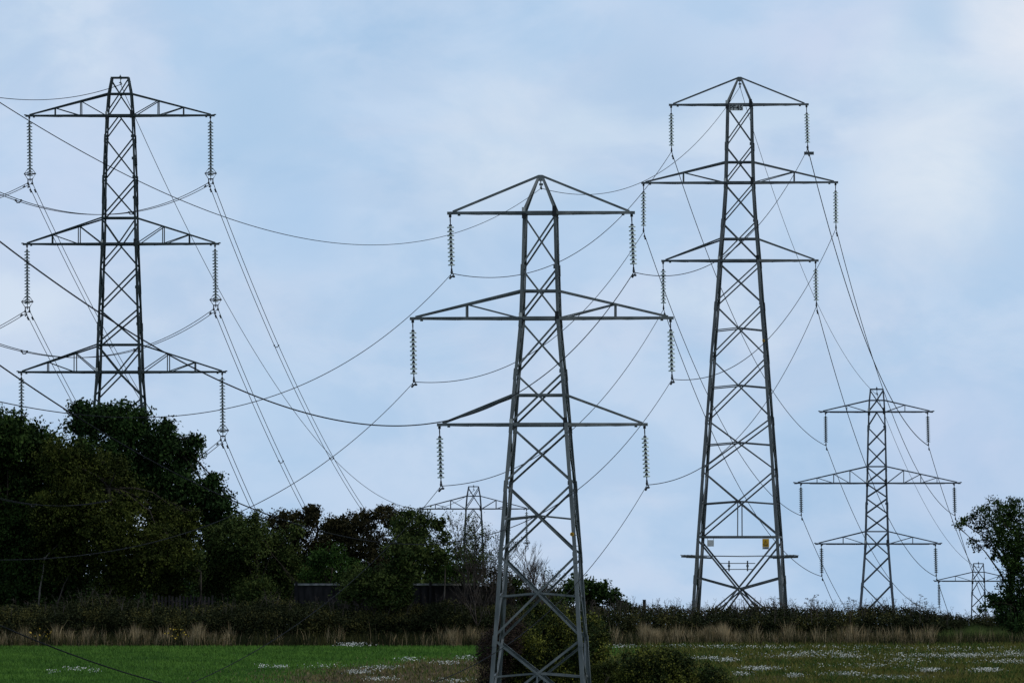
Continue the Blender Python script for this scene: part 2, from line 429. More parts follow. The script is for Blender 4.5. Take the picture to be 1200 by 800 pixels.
    if kind == 'C':   # base panel below the big horizontal: wide cross, fans from its middle
        ztop, zc, zleg = Z(630), Z(690), Z(676)
        for k in range(4):
            Pf, nrm, dz = face(k)
            o2 = -nrm * .03
            c0 = Pf(0, zc)
            for u in (-1, 1):
                br.angle(Pf(u, ztop - .05 + dz) + o2, c0 + o2 + Vector((0, 0, dz)), .09, nrm)
                br.angle(Pf(u, zleg) + o2 * 2, c0 + o2 * 2, .075, nrm)
                br.angle(c0 + o2 * 2, Pf(u * .98, Z(735)) + o2 * 2, .075, nrm)
                br.angle(c0 + o2, Pf(u * .62, Z(735)) + o2, .085, nrm)
        for y_ in (660, 667):
            h = .26 if y_ == 660 else .2
            hw = W(Z(y_)) * (.42 if y_ == 660 else .35)
            br.angle((-hw, -W(Z(y_)), Z(y_)), (hw, -W(Z(y_)), Z(y_)), .04, (0, -1, 0))
        for x_ in (-.42, .5):
            br.box((x_, -W(Z(663)) - .03, Z(663)), (.035, .03, .26)); br.box((x_, -W(Z(663)) - .03, Z(663)), (.06, .05, .05))
    for z_ in cuts[1:-1]:
        for sx in (-1, 1):
            br.box((sx * (W(z_) - .09), -W(z_) - .004, z_), (.05, .005, .075))
    br.build('bracing', mat, root)
    # crossarms
    aw = dict(B=.105, C=.095, A=.10, D=.085)[kind]
    tips = []
    for ai, (yc, yu, xl, xr, sl, sr, insl, insr, ntop) in enumerate(arms):
        zc = Z(yc); zu = Z(yu); am = MB()
        apex = (peak == 'point' and ai == 0)
        for side, xt, ss in ((-1, xl, sl), (1, xr, sr)):
            tx = (xt - cx) / s; tip = Vector((tx, 0, zc + .01))
            for sy in (-1, 1):
                wb = W(zc); root_b = Vector((side * wb, sy * wb, zc))
                wu = .09 if apex else W(zu)
                root_u = Vector((side * wu, sy * wu, zu))
                te = tip + Vector((0, sy * .05, 0))
                am.angle(root_b, te, aw, (0, sy, 0), flip=sy)
                te2 = Vector((tx - side * .12, sy * .06, zc + .06))
                am.angle(root_u, te2, aw * .8, (0, sy, 0), flip=-sy)
                prevb = None
                for i_, px in enumerate(ss):
                    x_ = (px - cx) / s
                    fb = (x_ - root_b.x) / (tx - root_b.x); fu = (x_ - root_u.x) / (te2.x - root_u.x)
                    pb = root_b.lerp(te, fb); pu = root_u.lerp(te2, fu)
                    ins_ = Vector((0, -sy * .03, 0))
                    am.angle(pb + ins_, pu + ins_, aw * .5, (0, sy, 0))
                    if i_ + 1 < len(ss):
                        x2 = (ss[i_ + 1] - cx) / s; nb = root_b.lerp(te, (x2 - root_b.x) / (tx - root_b.x))
                    else: nb = root_b
                    am.angle(pu + ins_ * 1.5, nb + ins_ * 1.5, aw * .5, (0, sy, 0))
            # plan bracing between the two chords
            wb = W(zc); k = 5; pts = []
            for j in range(k):
                f = j / k; x_ = lerp(side * wb, tx, f); w_ = lerp(wb, .05, f); pts.append(Vector((x_, (w_ if j % 2 else -w_), zc - .01)))
            for j in range(k - 1): am.angle(pts[j], pts[j + 1], .045, (0, 0, 1))
            # tip plate
            am.box((tx, 0, zc + .005), (.09, .065, .055)); am.box((tx - side * .35, 0, zc - aw * .62), (.05, .05, .03))
            if kind in 'AD': am.box((tx + side * .1, 0, zc + .05), (.06, .05, .03))
        # belts round the body
        for z_ in ((zc,) if apex else (zc, zu)):
            w_ = W(z_) + .012
            for sy in (-1, 1): am.angle((-w_, sy * w_, z_), (w_, sy * w_, z_), aw * (1.15 if z_ == zc else .8), (0, sy, 0), flip=sy)
            for sx in (-1, 1): am.angle((sx * w_, -w_, z_), (sx * w_, w_, z_), aw * .8, (sx, 0, 0))
        am.build('crossarm', mat, root)
        # phase plates on the left legs, dark joint plates on the right ones
        w_ = W(zc + .15)
        ph = MB(); ph.box((-w_ + .03, -w_ - .03, zc + .12), (.06, .006, .08)); ph.build('phase_plate', M['white'], root)
        gp = MB(); gp.box((w_ - .06, -w_ - .022, zc + .05), (.075, .008, .2)); gp.build('joint_plate', M['dark'], root); gp = MB(); gp.box((-w_ + .05, -w_ - .022, zc - .12), (.08, .008, .1)); gp.build('joint_plate', M['dark'], root)
        for xi, ix in ((insl), (insr)):
            tp = Vector(((xi[0] - cx) / s, 0, zc - aw * .5)); ft = Vector(((xi[1] - cx) / s, 0, Z(ix)))
            make_insulator(tp, ft, s, kind, root); tips.append((tp, ft))
    # peak
    pk = MB()
    if peak == 'point':
        zc = Z(arms[0][0]); za = Z(arms[0][1])
        for sx in (-1, 1):
            for sy in (-1, 1):
                pk.angle(P(sx, sy, zc), Vector((sx * .07, sy * .07, za - .02)), .09, (0, sy, 0), flip=sx * sy)
        for sy in (-1, 1):
            pk.box((0, sy * .08, za - .06), (.10, .012, .11))
        pk.box((0, 0, za + .03), (.07, .09, .025))
        pk.tube([(0, 0, za - .1), (0.02, 0, za - .42)], .022); pk.box((.02, 0, za - .3), (.07, .06, .04)); pk.tube([(.02, -.2, za - .44), (.02, 0, za - .38), (.02, .2, za - .46)], .032)
    else:
        for sy in (-1, 1): pk.angle(P(-1, sy, H), P(1, sy, H), .07, (0, sy, 0))
        for sx in (-1, 1): pk.angle(P(sx, -1, H), P(sx, 1, H), .07, (sx, 0, 0))
        pk.tube([(0, 0, H + .16), (0.02, 0, H - .35)], .022); pk.angle((0, -W(H), H), (0, W(H), H), .07, (0, 0, 1))
        pk.box((0, 0, H + .05), (.05, .03, .05)); pk.tube([(-.06, 0, H - .28), (.02, 0, H - .2), (.08, 0, H - .36)], .03)
    pk.build('peak', mat, root)
    # concrete feet
    for sx in (-1, 1):
        for sy in (-1, 1):
            ft = MB(); p = P(sx, sy, 0); ft.lathe([(.02, -.12), (.22, -.12), (.26, .0), (.28, .6)], p - Vector((sx * .05, sy * .05, 0)), 12); ft.build('footing', M['coping'], root)
    root['_tips'] = 0; del root['_tips']
    mw = Matrix.Translation(base) @ Matrix.Rotation(-yaw, 4, 'Z')
    wt = [mw @ f for (_, f) in tips]
    top = mw @ Vector((0.02, 0, (Z(arms[0][1]) - .44) if peak == 'point' else H - .35))
    return root, wt + [top], mw, W, Z

YAW = R(4.5)
i2 = lambda a, b, y: ((a, b), y)
armsB = [(249.5, 206.5, 526.5, 741.5, [], [], i2(527, 529, 320), i2(740.5, 743, 319), 0),
         (373, 341, 482.5, 787, [547], [721.5], i2(483, 484.5, 447), i2(786, 788, 444.5), 0),
         (497.5, 463, 514.5, 756.5, [], [], i2(514.5, 516.5, 569), i2(755.5, 758.5, 568), 0)]
profB = [(249.5, 19.5), (313, 21), (373, 23), (435, 28.5), (497, 33.5), (566, 39), (649, 45), (747, 51), (835, 57)]
panB = [('X', 249.5, 313), ('X', 313, 373), ('X', 373, 435), ('X', 435, 497.5), ('X', 497.5, 566), ('XB', 566, 649), ('XB', 649, 747), ('XB', 747, 835, 833)]
pyB, wB, mB, WB, ZB = make_pylon('B', 633.5, 835, profB, panB, armsB, 'point', M['steel_light'], YAW)
tag(pyB, 'nearest grey lattice pylon in the middle, standing among bushes with a pointed peak', 'pylon', 'lattice electricity pylons')

armsC = [(122.5, 91, 786, 946, [], [], i2(786.5, 787, 177), i2(945.5, 947, 174), 0),
         (214, 190, 753.5, 980.5, [801], [931], i2(754, 754, 271), i2(979.5, 980, 268), 0),
         (305.5, 280, 777, 957.5, [], [], i2(777, 777.5, 362), i2(956, 957, 359), 0)]
profC = [(122.5, 15), (169, 16), (213, 17), (259, 20), (306, 24), (356, 27.5), (418, 32.5), (490, 37.5), (551, 42), (629, 47.5), (700, 52), (734, 54)]
panC = [('X', 122.5, 169), ('X', 169, 213.5), ('X', 213.5, 259), ('X', 259, 306), ('X', 306, 356), ('XB', 356, 418.5), ('XB', 418.5, 490), ('XB', 490, 551), ('XB', 551, 629, 629), ('H', 629, 629)]
pyC, wC, mC, WC, ZC = make_pylon('C', 867, 734, profC, panC, armsC, 'point', M['steel_mid'], YAW)
tag(pyC, 'tall grey pylon right of centre behind the hedge, with number plate and yellow warning sign', 'pylon', 'lattice electricity pylons')

armsA = [(135.5, 110, 31, 249.5, [64, 94.5], [215, 185.5], i2(33.5, 34.5, 213), i2(246.5, 247, 213), 0),
         (286, 255.5, 28, 255, [61, 92.5], [222, 191.5], i2(31, 31.5, 363), i2(252, 253, 361), 0),
         (436, 404, 22.5, 263, [56, 88], [229, 197.5], i2(24.5, 25, 516), i2(260.5, 261.5, 514), 0)]
profA = [(91, 10.5), (110, 14), (135.5, 16), (208, 19), (255.5, 20), (286, 20.5), (361, 23.5), (404, 25), (436, 26), (480, 29), (570, 41), (800, 72)]
panA = [('V', 91, 110), ('A', 110, 135.5), ('A', 135.5, 160), ('X', 160, 208.5), ('X', 208.5, 255.5), ('V', 255.5, 286), ('A', 286, 312.5), ('X', 312.5, 361), ('X', 361, 404), ('V', 404, 436), ('A', 436, 466), ('X', 466, 515), ('X', 515, 575), ('X', 575, 645), ('X', 645, 722), ('X', 722, 800)]
pyA, wA, mA, WA, ZA = make_pylon('A', 140.5, 800, profA, panA, armsA, 'flat', M['steel_dark'], R(2.6))
tag(pyA, 'dark green-grey pylon at the left rising behind the oaks, with three truss crossarms', 'pylon', 'lattice electricity pylons')

armsD = [(482.5, 469, 962, 1092, [992.5], [1060.5], i2(967.5, 968, 522), i2(1087, 1088, 522), 0),
         (566, 546.5, 932.5, 1124, [957.5, 977, 996], [1098, 1079, 1059], i2(938.5, 939, 604), i2(1118, 1119, 604), 0),
         (637, 622.5, 957, 1101, [988], [1069.5], i2(962.5, 963, 675), i2(1096, 1097, 675), 0)]
profD = [(456, 8), (469, 9.3), (482.5, 10), (546.5, 11.5), (622, 13.5), (637, 14), (651, 15), (684, 17.5), (717, 20.5), (790, 28)]
panD = [('V', 456, 469), ('A', 469, 482.5), ('A', 482.5, 500), ('X', 500, 523), ('X', 523, 546.5), ('X', 546.5, 566), ('X', 566, 583), ('X', 583, 602), ('X', 602, 622.5), ('V', 622.5, 637), ('A', 637, 651), ('X', 651, 684), ('X', 684, 725), ('X', 725, 790)]
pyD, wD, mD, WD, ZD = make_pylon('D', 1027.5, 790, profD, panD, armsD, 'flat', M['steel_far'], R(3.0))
tag(pyD, 'distant slim grey pylon at the right whose middle crossarm is the widest', 'pylon', 'lattice electricity pylons')

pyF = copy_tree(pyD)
distF = 12000 / (19.05 * .773)
pF = at(1146.5, 660 + (790 - 456) * .773, distF)
tag(pyF, 'farthest small pylon at the right edge, half hidden behind the leaning tree', 'pylon')
pyF.location = pF
mF = Matrix.Translation(pF) @ Matrix.Rotation(-R(3.0), 4, 'Z')
wF = [mF @ (mD.inverted() @ p) for p in wD]
pyE = copy_tree(pyA)
distE = 533.3 / .586
pE = at(555, 570 + (800 - 91) * .586, distE)
pyE.location = pE
tag(pyE, 'far-off pylon top showing over the middle trees left of the nearest pylon', 'pylon')
mE = Matrix.Translation(pE) @ Matrix.Rotation(-R(2.6), 4, 'Z')
wE = [mE @ (mA.inverted() @ p) for p in wA]
for ch in pyE.children:      # distance haze put into the steel colour, paler than the dark painted pylon it repeats
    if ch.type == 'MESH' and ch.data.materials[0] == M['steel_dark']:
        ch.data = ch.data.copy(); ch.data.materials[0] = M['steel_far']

# fittings of the tall pylon
def local_box(root, name, mat, c, h):
    mb = MB(); mb.box(c, h); return mb.build(name, mat, root)
def text_mesh(txt, size, mat, root, loc, name='lettering', depth=.004, bold=0.0):
    cu = bpy.data.curves.new(name, 'FONT'); cu.body = txt; cu.size = size; cu.extrude = depth; cu.align_x = 'CENTER'; cu.align_y = 'CENTER'; cu.offset = bold
    tmp = bpy.data.objects.new('tmp_text', cu); C.objects.link(tmp)
    bpy.context.view_layer.update()
    me = bpy.data.meshes.new_from_object(tmp.evaluated_get(bpy.context.evaluated_depsgraph_get()))
    bpy.data.objects.remove(tmp); me.name = name
    me.materials.clear(); me.materials.append(mat)
    o = bpy.data.objects.new(name, me); C.objects.link(o); o.parent = root
    o.location = loc; o.rotation_euler = (R(90), 0, 0)
    return o
w_ = WC(ZC(126)); fy = -w_ - .19
npl = local_box(pyC, 'number_plate', M['white'], (-.13, fy, ZC(127)), (.345, .008, .135))
text_mesh('PF45', .34, M['black'], npl, (-.13, fy - .012, ZC(127)), bold=.004)
def warning(root, x, y, z):
    e = empty('warning_sign', (x, y, z)); e.parent = root
    a = local_box(e, 'sign_plate', M['yellow'], (0, 0, 0), (.165, .008, .2))
    local_box(e, 'text_plate', M['white'], (0, -.0, -.26), (.165, .008, .06))
    t = MB(); t.prism(Vector((0, -.012, 0)), Vector((0, -.016, 0)), [Vector((-.12, 0, -.1)), Vector((.12, 0, -.1)), Vector((0, 0, .13))]); t.build('hazard_triangle', M['black'], e)
    t = MB(); t.prism(Vector((0, -.018, 0)), Vector((0, -.02, 0)), [Vector((-.085, 0, -.08)), Vector((.085, 0, -.08)), Vector((0, 0, .09))]); t.build('hazard_field', M['yellow'], e)
    t = MB(); t.prism(Vector((0, -.022, 0)), Vector((0, -.024, 0)), [Vector((.015, 0, .06)), Vector((-.022, 0, 0)), Vector((.0, 0, .0)), Vector((-.01, 0, -.07)), Vector((.025, 0, .012)), Vector((.005, 0, .012))]); t.build('lightning_bolt', M['black'], e)
    t = MB()
    for k in range(3): t.box((0, -.012, -.235 - .025 * k), (.12 - .02 * (k == 2), .003, .005))
    t.box((0, -.012, -.14), (.1, .003, .012)); t.build('lettering', M['black'], e)
w_ = WC(ZC(640)) + .05
warning(pyC, (900 - 867) / 23.5, -w_, ZC(636))
sg = MB(); sg.box(((835.5 - 867) / 23.5, -w_, ZC(636.5)), (.165, .008, .16)); sg.build('notice_plate', M['white'], pyC)
sg = MB()
for dx in (-.15, .15): sg.box(((835.5 - 867) / 23.5 + dx, -w_ + .01, ZC(631)), (.01, .008, .1))
sg.build('plate_hanger', M['steel_mid'], pyC)
# anti-climbing guard: outrigger frames with barbed wires
cg = MB(); zz = ZC(652)
for sy in (-1, 1):
    w2 = WC(zz)
    for sx in (-1, 1):
        cg.angle((sx * (w2 - .55), sy * w2, zz - .05), (sx * (w2 + .72), sy * w2, zz + .05 * sx * 0), .09, (0, sy, 0))
        cg.angle((sx * w2, sy * (w2 - .5), zz), (sx * w2, sy * (w2 + .7), zz), .08, (sx, 0, 0))
for sx in (-1, 1):
    for k in range(4):
        x_ = sx * (WC(zz) + .2 + .17 * k); cg.tube([(x_, -WC(zz) - .6, zz + .07), (x_, WC(zz) + .6, zz + .07)], .02)
for sy in (-1, 1):
    for k in range(4):
        y_ = sy * (WC(zz) + .15 + .16 * k); cg.tube([(-WC(zz) - .7, y_, zz + .06), (0, y_, zz + .02), (WC(zz) + .7, y_, zz + .06)], .013)
cg.build('climbing_guard', M['steel_mid'], pyC)
# grey box hanging from the right end of the top crossarm
p = mC.inverted() @ wC[1]
cw = MB(); cw.box(p + Vector((.06, 0, -.24)), (.24, .1, .075)); cw.tube([p + Vector((-.05, 0, .1)), p + Vector((.05, 0, -.2))], .04); cw.build('counterweight', M['steel_mid'], pyC)
def disc(root, x, y, z, r):
    mb = MB(); mb.prism(Vector((x, y, z)), Vector((x, y - .01, z)), [Vector((r * math.cos(a), 0, r * math.sin(a))) for a in np.linspace(0, 2 * math.pi, 17)[:-1]]); o = mb.build('warning_disc', M['yellow'], root)
    mb = MB(); mb.box((x, y - .014, z), (r * .3, .002, r * .45)); mb.build('disc_symbol', M['black'], o)
disc(pyB, WB(ZB(626)) - .1, -WB(ZB(626)) - .04, ZB(626), .075)
disc(pyC, WC(ZC(400)) - .06, -WC(ZC(400)) - .04, ZC(400), .07)

# ------------------------------------------------------------------ conductors
def span_points(a, b, sag, n=80):
    a = Vector(a); b = Vector(b); r = []
    for i in range(n + 1):
        t = i / n; p = a.lerp(b, t); p.z -= 4 * sag * t * (1 - t); r.append(p)
    return r
def damper(mb, pts, dist_, r):
    acc = 0
    for i in range(len(pts) - 1):
        l = (pts[i + 1] - pts[i]).length
        if acc + l > dist_:
            d = (pts[i + 1] - pts[i]).normalized(); c = pts[i] + d * (dist_ - acc); break
        acc += l
    else: return
    dn = Vector((0, 0, -.1))
    mb.tube([c, c + dn], .02, 5)
    mb.tube([c + dn - d * .25, c + dn + d * .25], .012, 5)
    for s_ in (-1, 1): mb.tube([c + dn + d * s_ * .17, c + dn + d * s_ * .3], r, 6)
def power_line(name, a, b, sag, r, label, group, n=90, damp=(1.1,), dr=.045, helix=False):
    pts = span_points(a, b, sag, n)
    a = Vector(a)
    root = empty(name, a)
    loc = [p - a for p in pts]
    mb = MB(); mb.tube(loc, r, 6); mb.build('wire', M['wire'], root)
    for dist_ in damp:
        dm = MB(); damper(dm, loc, dist_, dr); dm.build('vibration_damper', M['dark'], root)
    if helix:
        hp = []; Ltot = sum((loc[i + 1] - loc[i]).length for i in range(n)); turns = int(Ltot / .16)
        P_ = np.array(loc); tt = np.linspace(0, n, turns * 6)
        H_ = np.stack([np.interp(tt, np.arange(n + 1), P_[:, k]) for k in range(3)], 1)
        dvec = (loc[-1] - loc[0]).normalized(); u = dvec.cross(Vector((0, 0, 1))).normalized(); v = u.cross(dvec)
        ang = np.arange(len(tt)) * (2 * math.pi / 6)
        H_ += np.outer(np.cos(ang), np.array(u)) * (r + .003) + np.outer(np.sin(ang), np.array(v)) * (r + .003)
        hm = MB(); hm.tube([Vector(x) for x in H_], .005, 3); hm.build('spiral_wrap', M['wire'], root)
    tag(root, label, 'power line', group)
    return root
def twin_line(a, b, sag, r, label, group, spacers, gap=.12, name='twin_conductor'):
    a = Vector(a); b = Vector(b); root = empty(name, a); both = []
    for s_ in (-1, 1):
        o_ = Vector((s_ * gap, 0, -.05))
        loc = [p - a for p in span_points(a + o_, b + o_, sag, 90)]
        both.append(loc)
        mb = MB(); mb.tube(loc, r, 6); mb.build('wire', M['wire'], root)
        dm = MB(); damper(dm, loc, 1.6, .045); dm.build('vibration_damper', M['dark'], root)
    for f in spacers:
        i = int(f * 90); p, q = both[0][i], both[1][i]; mb = MB()
        mb.tube([p, p.lerp(q, .25) + Vector((0, 0, -.1)), p.lerp(q, .75) + Vector((0, 0, -.1)), q], .028, 5); mb.box(p, (.04, .08, .04)); mb.box(q, (.04, .08, .04))
        mb.build('spacer', M['dark'], root)
    tag(root, label, 'power line', group)
    return root
WHERE = ['left end of the top crossarm', 'right end of the top crossarm', 'left end of the middle crossarm', 'right end of the middle crossarm', 'left end of the bottom crossarm', 'right end of the bottom crossarm', 'pointed peak']
# nearest pylon towards the unseen pylon off to the left
NEAR = [(-16.57,142.92,7.75,5.15), (-9.74,142.83,7.46,5.23), (-18.17,142.73,4.26,4.90), (-8.54,142.40,4.57,4.74), (-17.50,142.64,0.13,4.84), (-9.54,142.81,1.12,4.76), (-13.08,142.63,11.82,4.05)]
for k in range(7):
    x_, y_, z_, sg_ = NEAR[k]
    power_line('power_line', wB[k], (x_, y_, EYE + z_), sg_, .009 if k == 6 else (.009 if k == 1 else .0115),
               '%s wire, %s of nearest pylon to the left edge' % ('spirally wrapped' if k == 1 else 'black sagging', WHERE[k]),
               'wires from the nearest pylon to the left', n=120, damp=(.7,) if k < 6 else (), helix=(k == 1))
for k in range(7):
    power_line('power_line', wB[k], wC[k], 1.97 if k == 6 else 2.1, .012 if k == 6 else .015,
               'dark wire, %s of nearest pylon to the tall pylon' % WHERE[k], 'wires between the nearest and the tall pylon', damp=(.7, ) if k < 6 else ())
for k in range(7):
    power_line('power_line', wC[k], wD[k], 2.4 if k == 6 else 2.8, .012 if k == 6 else .018,
               'dark wire, %s of tall pylon to the slim pylon' % WHERE[k], 'wires between the tall and the distant slim pylon', damp=(.8,) if k < 6 else (), helix=(k == 1))
for k in range(7):
    power_line('power_line', wD[k], wF[k], 2.0 if k == 6 else 3.0, .013 if k == 6 else .019,
               'thin wire, %s of slim pylon to farthest pylon' % WHERE[k].replace('pointed peak', 'flat peak'), 'wires between the two farthest right pylons', damp=(.9,) if k < 6 else ())
LEFT = [(-34.97, 397.96, 20.22, 2.98), (-25.57, 397.85, 20.25, 2.91), (-35.06, 398.00, 13.47, 3.03), (-25.30, 397.91, 13.67, 2.98), (-35.37, 397.96, 6.94, 2.97), (-24.90, 397.90, 6.96, 2.96), (-30.26, 397.93, 25.57, 2.59)]
for k in range(7):
    x_, y_, z_, sg_ = LEFT[k]; b_ = (x_, y_, EYE + z_)
    if k == 6:
        power_line('power_line', wA[k], b_, sg_, .018, 'single wire from the flat peak of the dark left pylon to the left edge', 'wires from the dark left pylon to the left', damp=())
        power_line('power_line', wA[k], wE[k], 9.0, .017, 'thin single wire, flat peak of dark left pylon to far-off pylon', 'wires from the dark left pylon to the far-off one', damp=())
    else:
        twin_line(wA[k], b_, sg_, .017, 'paired wires, %s of dark left pylon to left edge' % WHERE[k], 'wires from the dark left pylon to the left', (.28, .62) if k % 2 else (.45,))
        twin_line(wA[k], wE[k], 10.7, .018, 'paired wires, %s of dark left pylon to far-off pylon' % WHERE[k], 'wires from the dark left pylon to the far-off one', (.135, .27, .4, .6))

# ------------------------------------------------------------------ vegetation
rng = np.random.default_rng(11)
def leaf_cloud(centres, sig, per, size, mat, name, parent, flat=.0, aspect=.6):
    """diamond leaves scattered round clump centres; centres (n,3)"""
    n = len(centres) * per
    c = np.repeat(centres, per, 0) + np.clip(rng.normal(0, 1, (n, 3)), -1.7, 1.7) * np.repeat(sig, per)[:, None] * np.array([1, 1, .75])
    u = rng.normal(0, 1, (n, 3)); u /= np.linalg.norm(u, axis=1)[:, None]
    v = rng.normal(0, 1, (n, 3)); v -= (v * u).sum(1)[:, None] * u; v /= np.linalg.norm(v, axis=1)[:, None]
    s_ = size * rng.uniform(.55, 1.25, n)[:, None]
    V = np.stack([c - u * s_, c - v * s_ * aspect, c + u * s_, c + v * s_ * aspect], 1)
    return fast_mesh(name, V, 4, mat, parent)
def clumps_for(blobs, dist, dens, base, depth=1.0, shell=.25):
    """blobs: (px, py, rpx[, dy]) read at a distance -> clump centres in local coordinates"""
    out_ = []; cen = []
    for b in blobs:
        px, py, rp = b[:3]; dy = b[3] if len(b) > 3 else rng.uniform(-1, 1) * 1.2
        r = rp / F * dist; c0 = np.array(at(px, py, dist + dy)) - np.array(base)
        cen.append((c0, r))
        n = max(8, int(dens * 2.3 * r * r))
        d = rng.normal(0, 1, (n, 3)); d /= np.linalg.norm(d, axis=1)[:, None]
        rr = r * (shell + (1 - shell) * rng.uniform(0, 1, n) ** .6)
        # lumpy outline
        rr *= 1 + .16 * np.sin(d[:, 0] * 5 + c0[0]) * np.cos(d[:, 2] * 6 + c0[2]) + rng.normal(0, .06, n)
        out_.append(c0 + d * rr[:, None] * np.array([1, depth, 1]))
    return np.concatenate(out_), cen
def limbs(mb, base_pts, cen, r0, rs):
    """trunk along base_pts (local), limbs to blob centres"""
    pts = [Vector(p) for p in base_pts]; n = len(pts)
    mb.tube(pts, [r0 * (1 - .55 * i / (n - 1)) for i in range(n)], 8)
    for c0, r in cen:
        c0 = Vector(c0)
        k = min(n - 1, max(0, int(n * rs.uniform(.45, 1.0)))); s_ = pts[k]
        m_ = s_.lerp(c0, .5) + Vector((rs.uniform(-.3, .3), rs.uniform(-.3, .3), rs.uniform(0, .35)))
        kk = [rs.uniform(-.16, .16) for _ in range(4)]; ln = (c0 - s_).length
        q1 = s_.lerp(c0, .25) + Vector((kk[0], kk[1], .22)) * ln * .35; q3 = s_.lerp(c0, .75) + Vector((kk[2], kk[3], .10)) * ln * .35
        m_ = s_.lerp(c0, .5) + Vector((kk[1], kk[2], .26)) * ln * .4
        mb.tube([s_, q1, m_, q3, c0], [r0 * .26, r0 * .2, r0 * .14, r0 * .09, r0 * .05], 5)
        for j in range(5):
            e = c0 + Vector((rs.uniform(-1, 1), rs.uniform(-1, 1), rs.uniform(-.6, 1))).normalized() * r * .8
            mb.tube([m_.lerp(c0, rs.uniform(.3, 1)), c0.lerp(e, .5) + Vector((0, 0, .05)), e], [r0 * .07, r0 * .045, r0 * .02], 4)
def tree(name, label, cat, dist, foot_px, blobs, mat, size=.085, dens=60, per=16, sig=.2, r0=.22, seed=1, group=None, trunk=None, shell=.2, bark='bark', core=1.0):
    rs = random.Random(seed)
    x_ = (foot_px - 600) / F * dist
    base = Vector((x_, dist, gz(x_, dist)))
    root = empty(name, base); tag(root, label, cat, group)
    cl, cen = clumps_for(blobs, dist, dens, base, shell=shell)
    cl = cl[cl[:, 2] > .1]
    cr = leaf_cloud(cl, sig * rng.uniform(.6, 1.3, len(cl)), per, size, mat, 'crown', root)
    if core > 0:     # larger overlapping leaf sprays deep inside the crown, in the same mesh
        keep = rng.uniform(0, 1, len(cl)) < .5
        cc = np.array([c_ for c_, _ in cen]); rr = np.array([r_ for _, r_ in cen])
        k = rng.choice(len(cc), int(core * (rr ** 2).sum() * 60), p=rr ** 2 / (rr ** 2).sum())
        dv = rng.normal(0, 1, (len(k), 3)); dv /= np.linalg.norm(dv, axis=1)[:, None]
        p_ = cc[k] + dv * (rr[k] * .72 * rng.uniform(0, 1, len(k)) ** .5)[:, None]; p_ = p_[p_[:, 2] > .1]
        inner = leaf_cloud(p_, np.full(len(p_), sig * .8), 6, size * 2.1, mat, 'inner', root)
        a_ = np.empty(len(cr.data.vertices) * 3, np.float32); cr.data.vertices.foreach_get('co', a_)
        b_ = np.empty(len(inner.data.vertices) * 3, np.float32); inner.data.vertices.foreach_get('co', b_)
        bpy.data.objects.remove(inner); bpy.data.objects.remove(cr)
        fast_mesh('crown', np.concatenate([a_, b_]).reshape(-1, 4, 3), 4, mat, root)
    top = max(c_[0][2] for c_ in cen)
    tp = trunk or [(0, 0, -.2), (rs.uniform(-.2, .2), 0, top * .3), (rs.uniform(-.4, .4), 0, top * .6), (rs.uniform(-.4, .4), 0, top * .85)]
    mb = MB(); limbs(mb, tp, cen, r0, rs); mb.build('trunk', M[bark], root, True)
    return root
G = 'trees along the field edge'
tree('oak_tree', 'dark green oak at the far left edge, its crown running out of the frame', 'tree', 484, 0,
     [(8, 512, 36), (42, 522, 30), (-30, 530, 45), (-60, 580, 60), (18, 565, 50), (68, 552, 34), (95, 528, 16), (5, 630, 55), (58, 620, 50), (-45, 660, 55), (90, 600, 35), (20, 680, 40), (70, 675, 35)], M['oak'], seed=2, group=G, r0=.3, dens=62)
tree('field_maple_tree', 'yellowish olive tree standing in front of the two dark oaks at left', 'tree', 482, 130,
     [(72, 540, 30), (108, 556, 34), (90, 590, 40), (142, 585, 32), (188, 612, 26), (215, 618, 18), (130, 625, 45), (180, 650, 42), (215, 650, 20), (80, 640, 45), (140, 680, 32), (60, 600, 30), (195, 690, 24), (228, 604, 9), (140, 545, 12)], M['olive'], size=.07, sig=.17, seed=3, group=G, dens=66, per=18)
tree('oak_tree', 'dark domed oak with ragged right side, directly below the dark left pylon', 'tree', 492, 180,
     [(102, 494, 26), (92, 478, 10), (128, 492, 22), (153, 503, 30), (186, 520, 27), (196, 500, 9), (216, 533, 22), (228, 517, 10), (170, 560, 40), (208, 575, 34), (242, 580, 21), (262, 592, 15), (252, 563, 10), (250, 612, 22), (205, 620, 35), (268, 612, 10), (130, 540, 36)], M['oak2'], seed=5, group=G, r0=.32, dens=60, shell=.3, core=.8)
tree('hawthorn_tree', 'broad dull olive bush tree right of the domed oak', 'tree', 483, 295,
     [(288, 634, 30), (262, 645, 24), (318, 642, 26), (300, 622, 16), (272, 618, 12), (335, 660, 24), (290, 670, 38), (335, 690, 26), (250, 680, 26), (300, 700, 30), (352, 690, 12), (244, 640, 18), (250, 625, 10), (262, 626, 13), (284, 612, 10), (300, 606, 8), (345, 622, 9), (280, 604, 5)], M['shrub'], size=.06, sig=.16, seed=6, group=G, dens=75, per=18, r0=.14)
tree('spindle_tree', 'reddish dark tree with crooked top shoots between olive bush and brown tree', 'tree', 486, 370,
     [(335, 616, 18), (362, 610, 15), (366, 598, 7), (388, 618, 16), (402, 612, 9), (345, 636, 24), (380, 642, 24), (410, 630, 14), (330, 603, 8), (318, 612, 10), (348, 603, 8), (362, 597, 6), (372, 600, 7), (355, 665, 30), (400, 625, 16), (415, 610, 10)], M['brown'], size=.06, sig=.13, seed=7, group=G, dens=75, r0=.13)
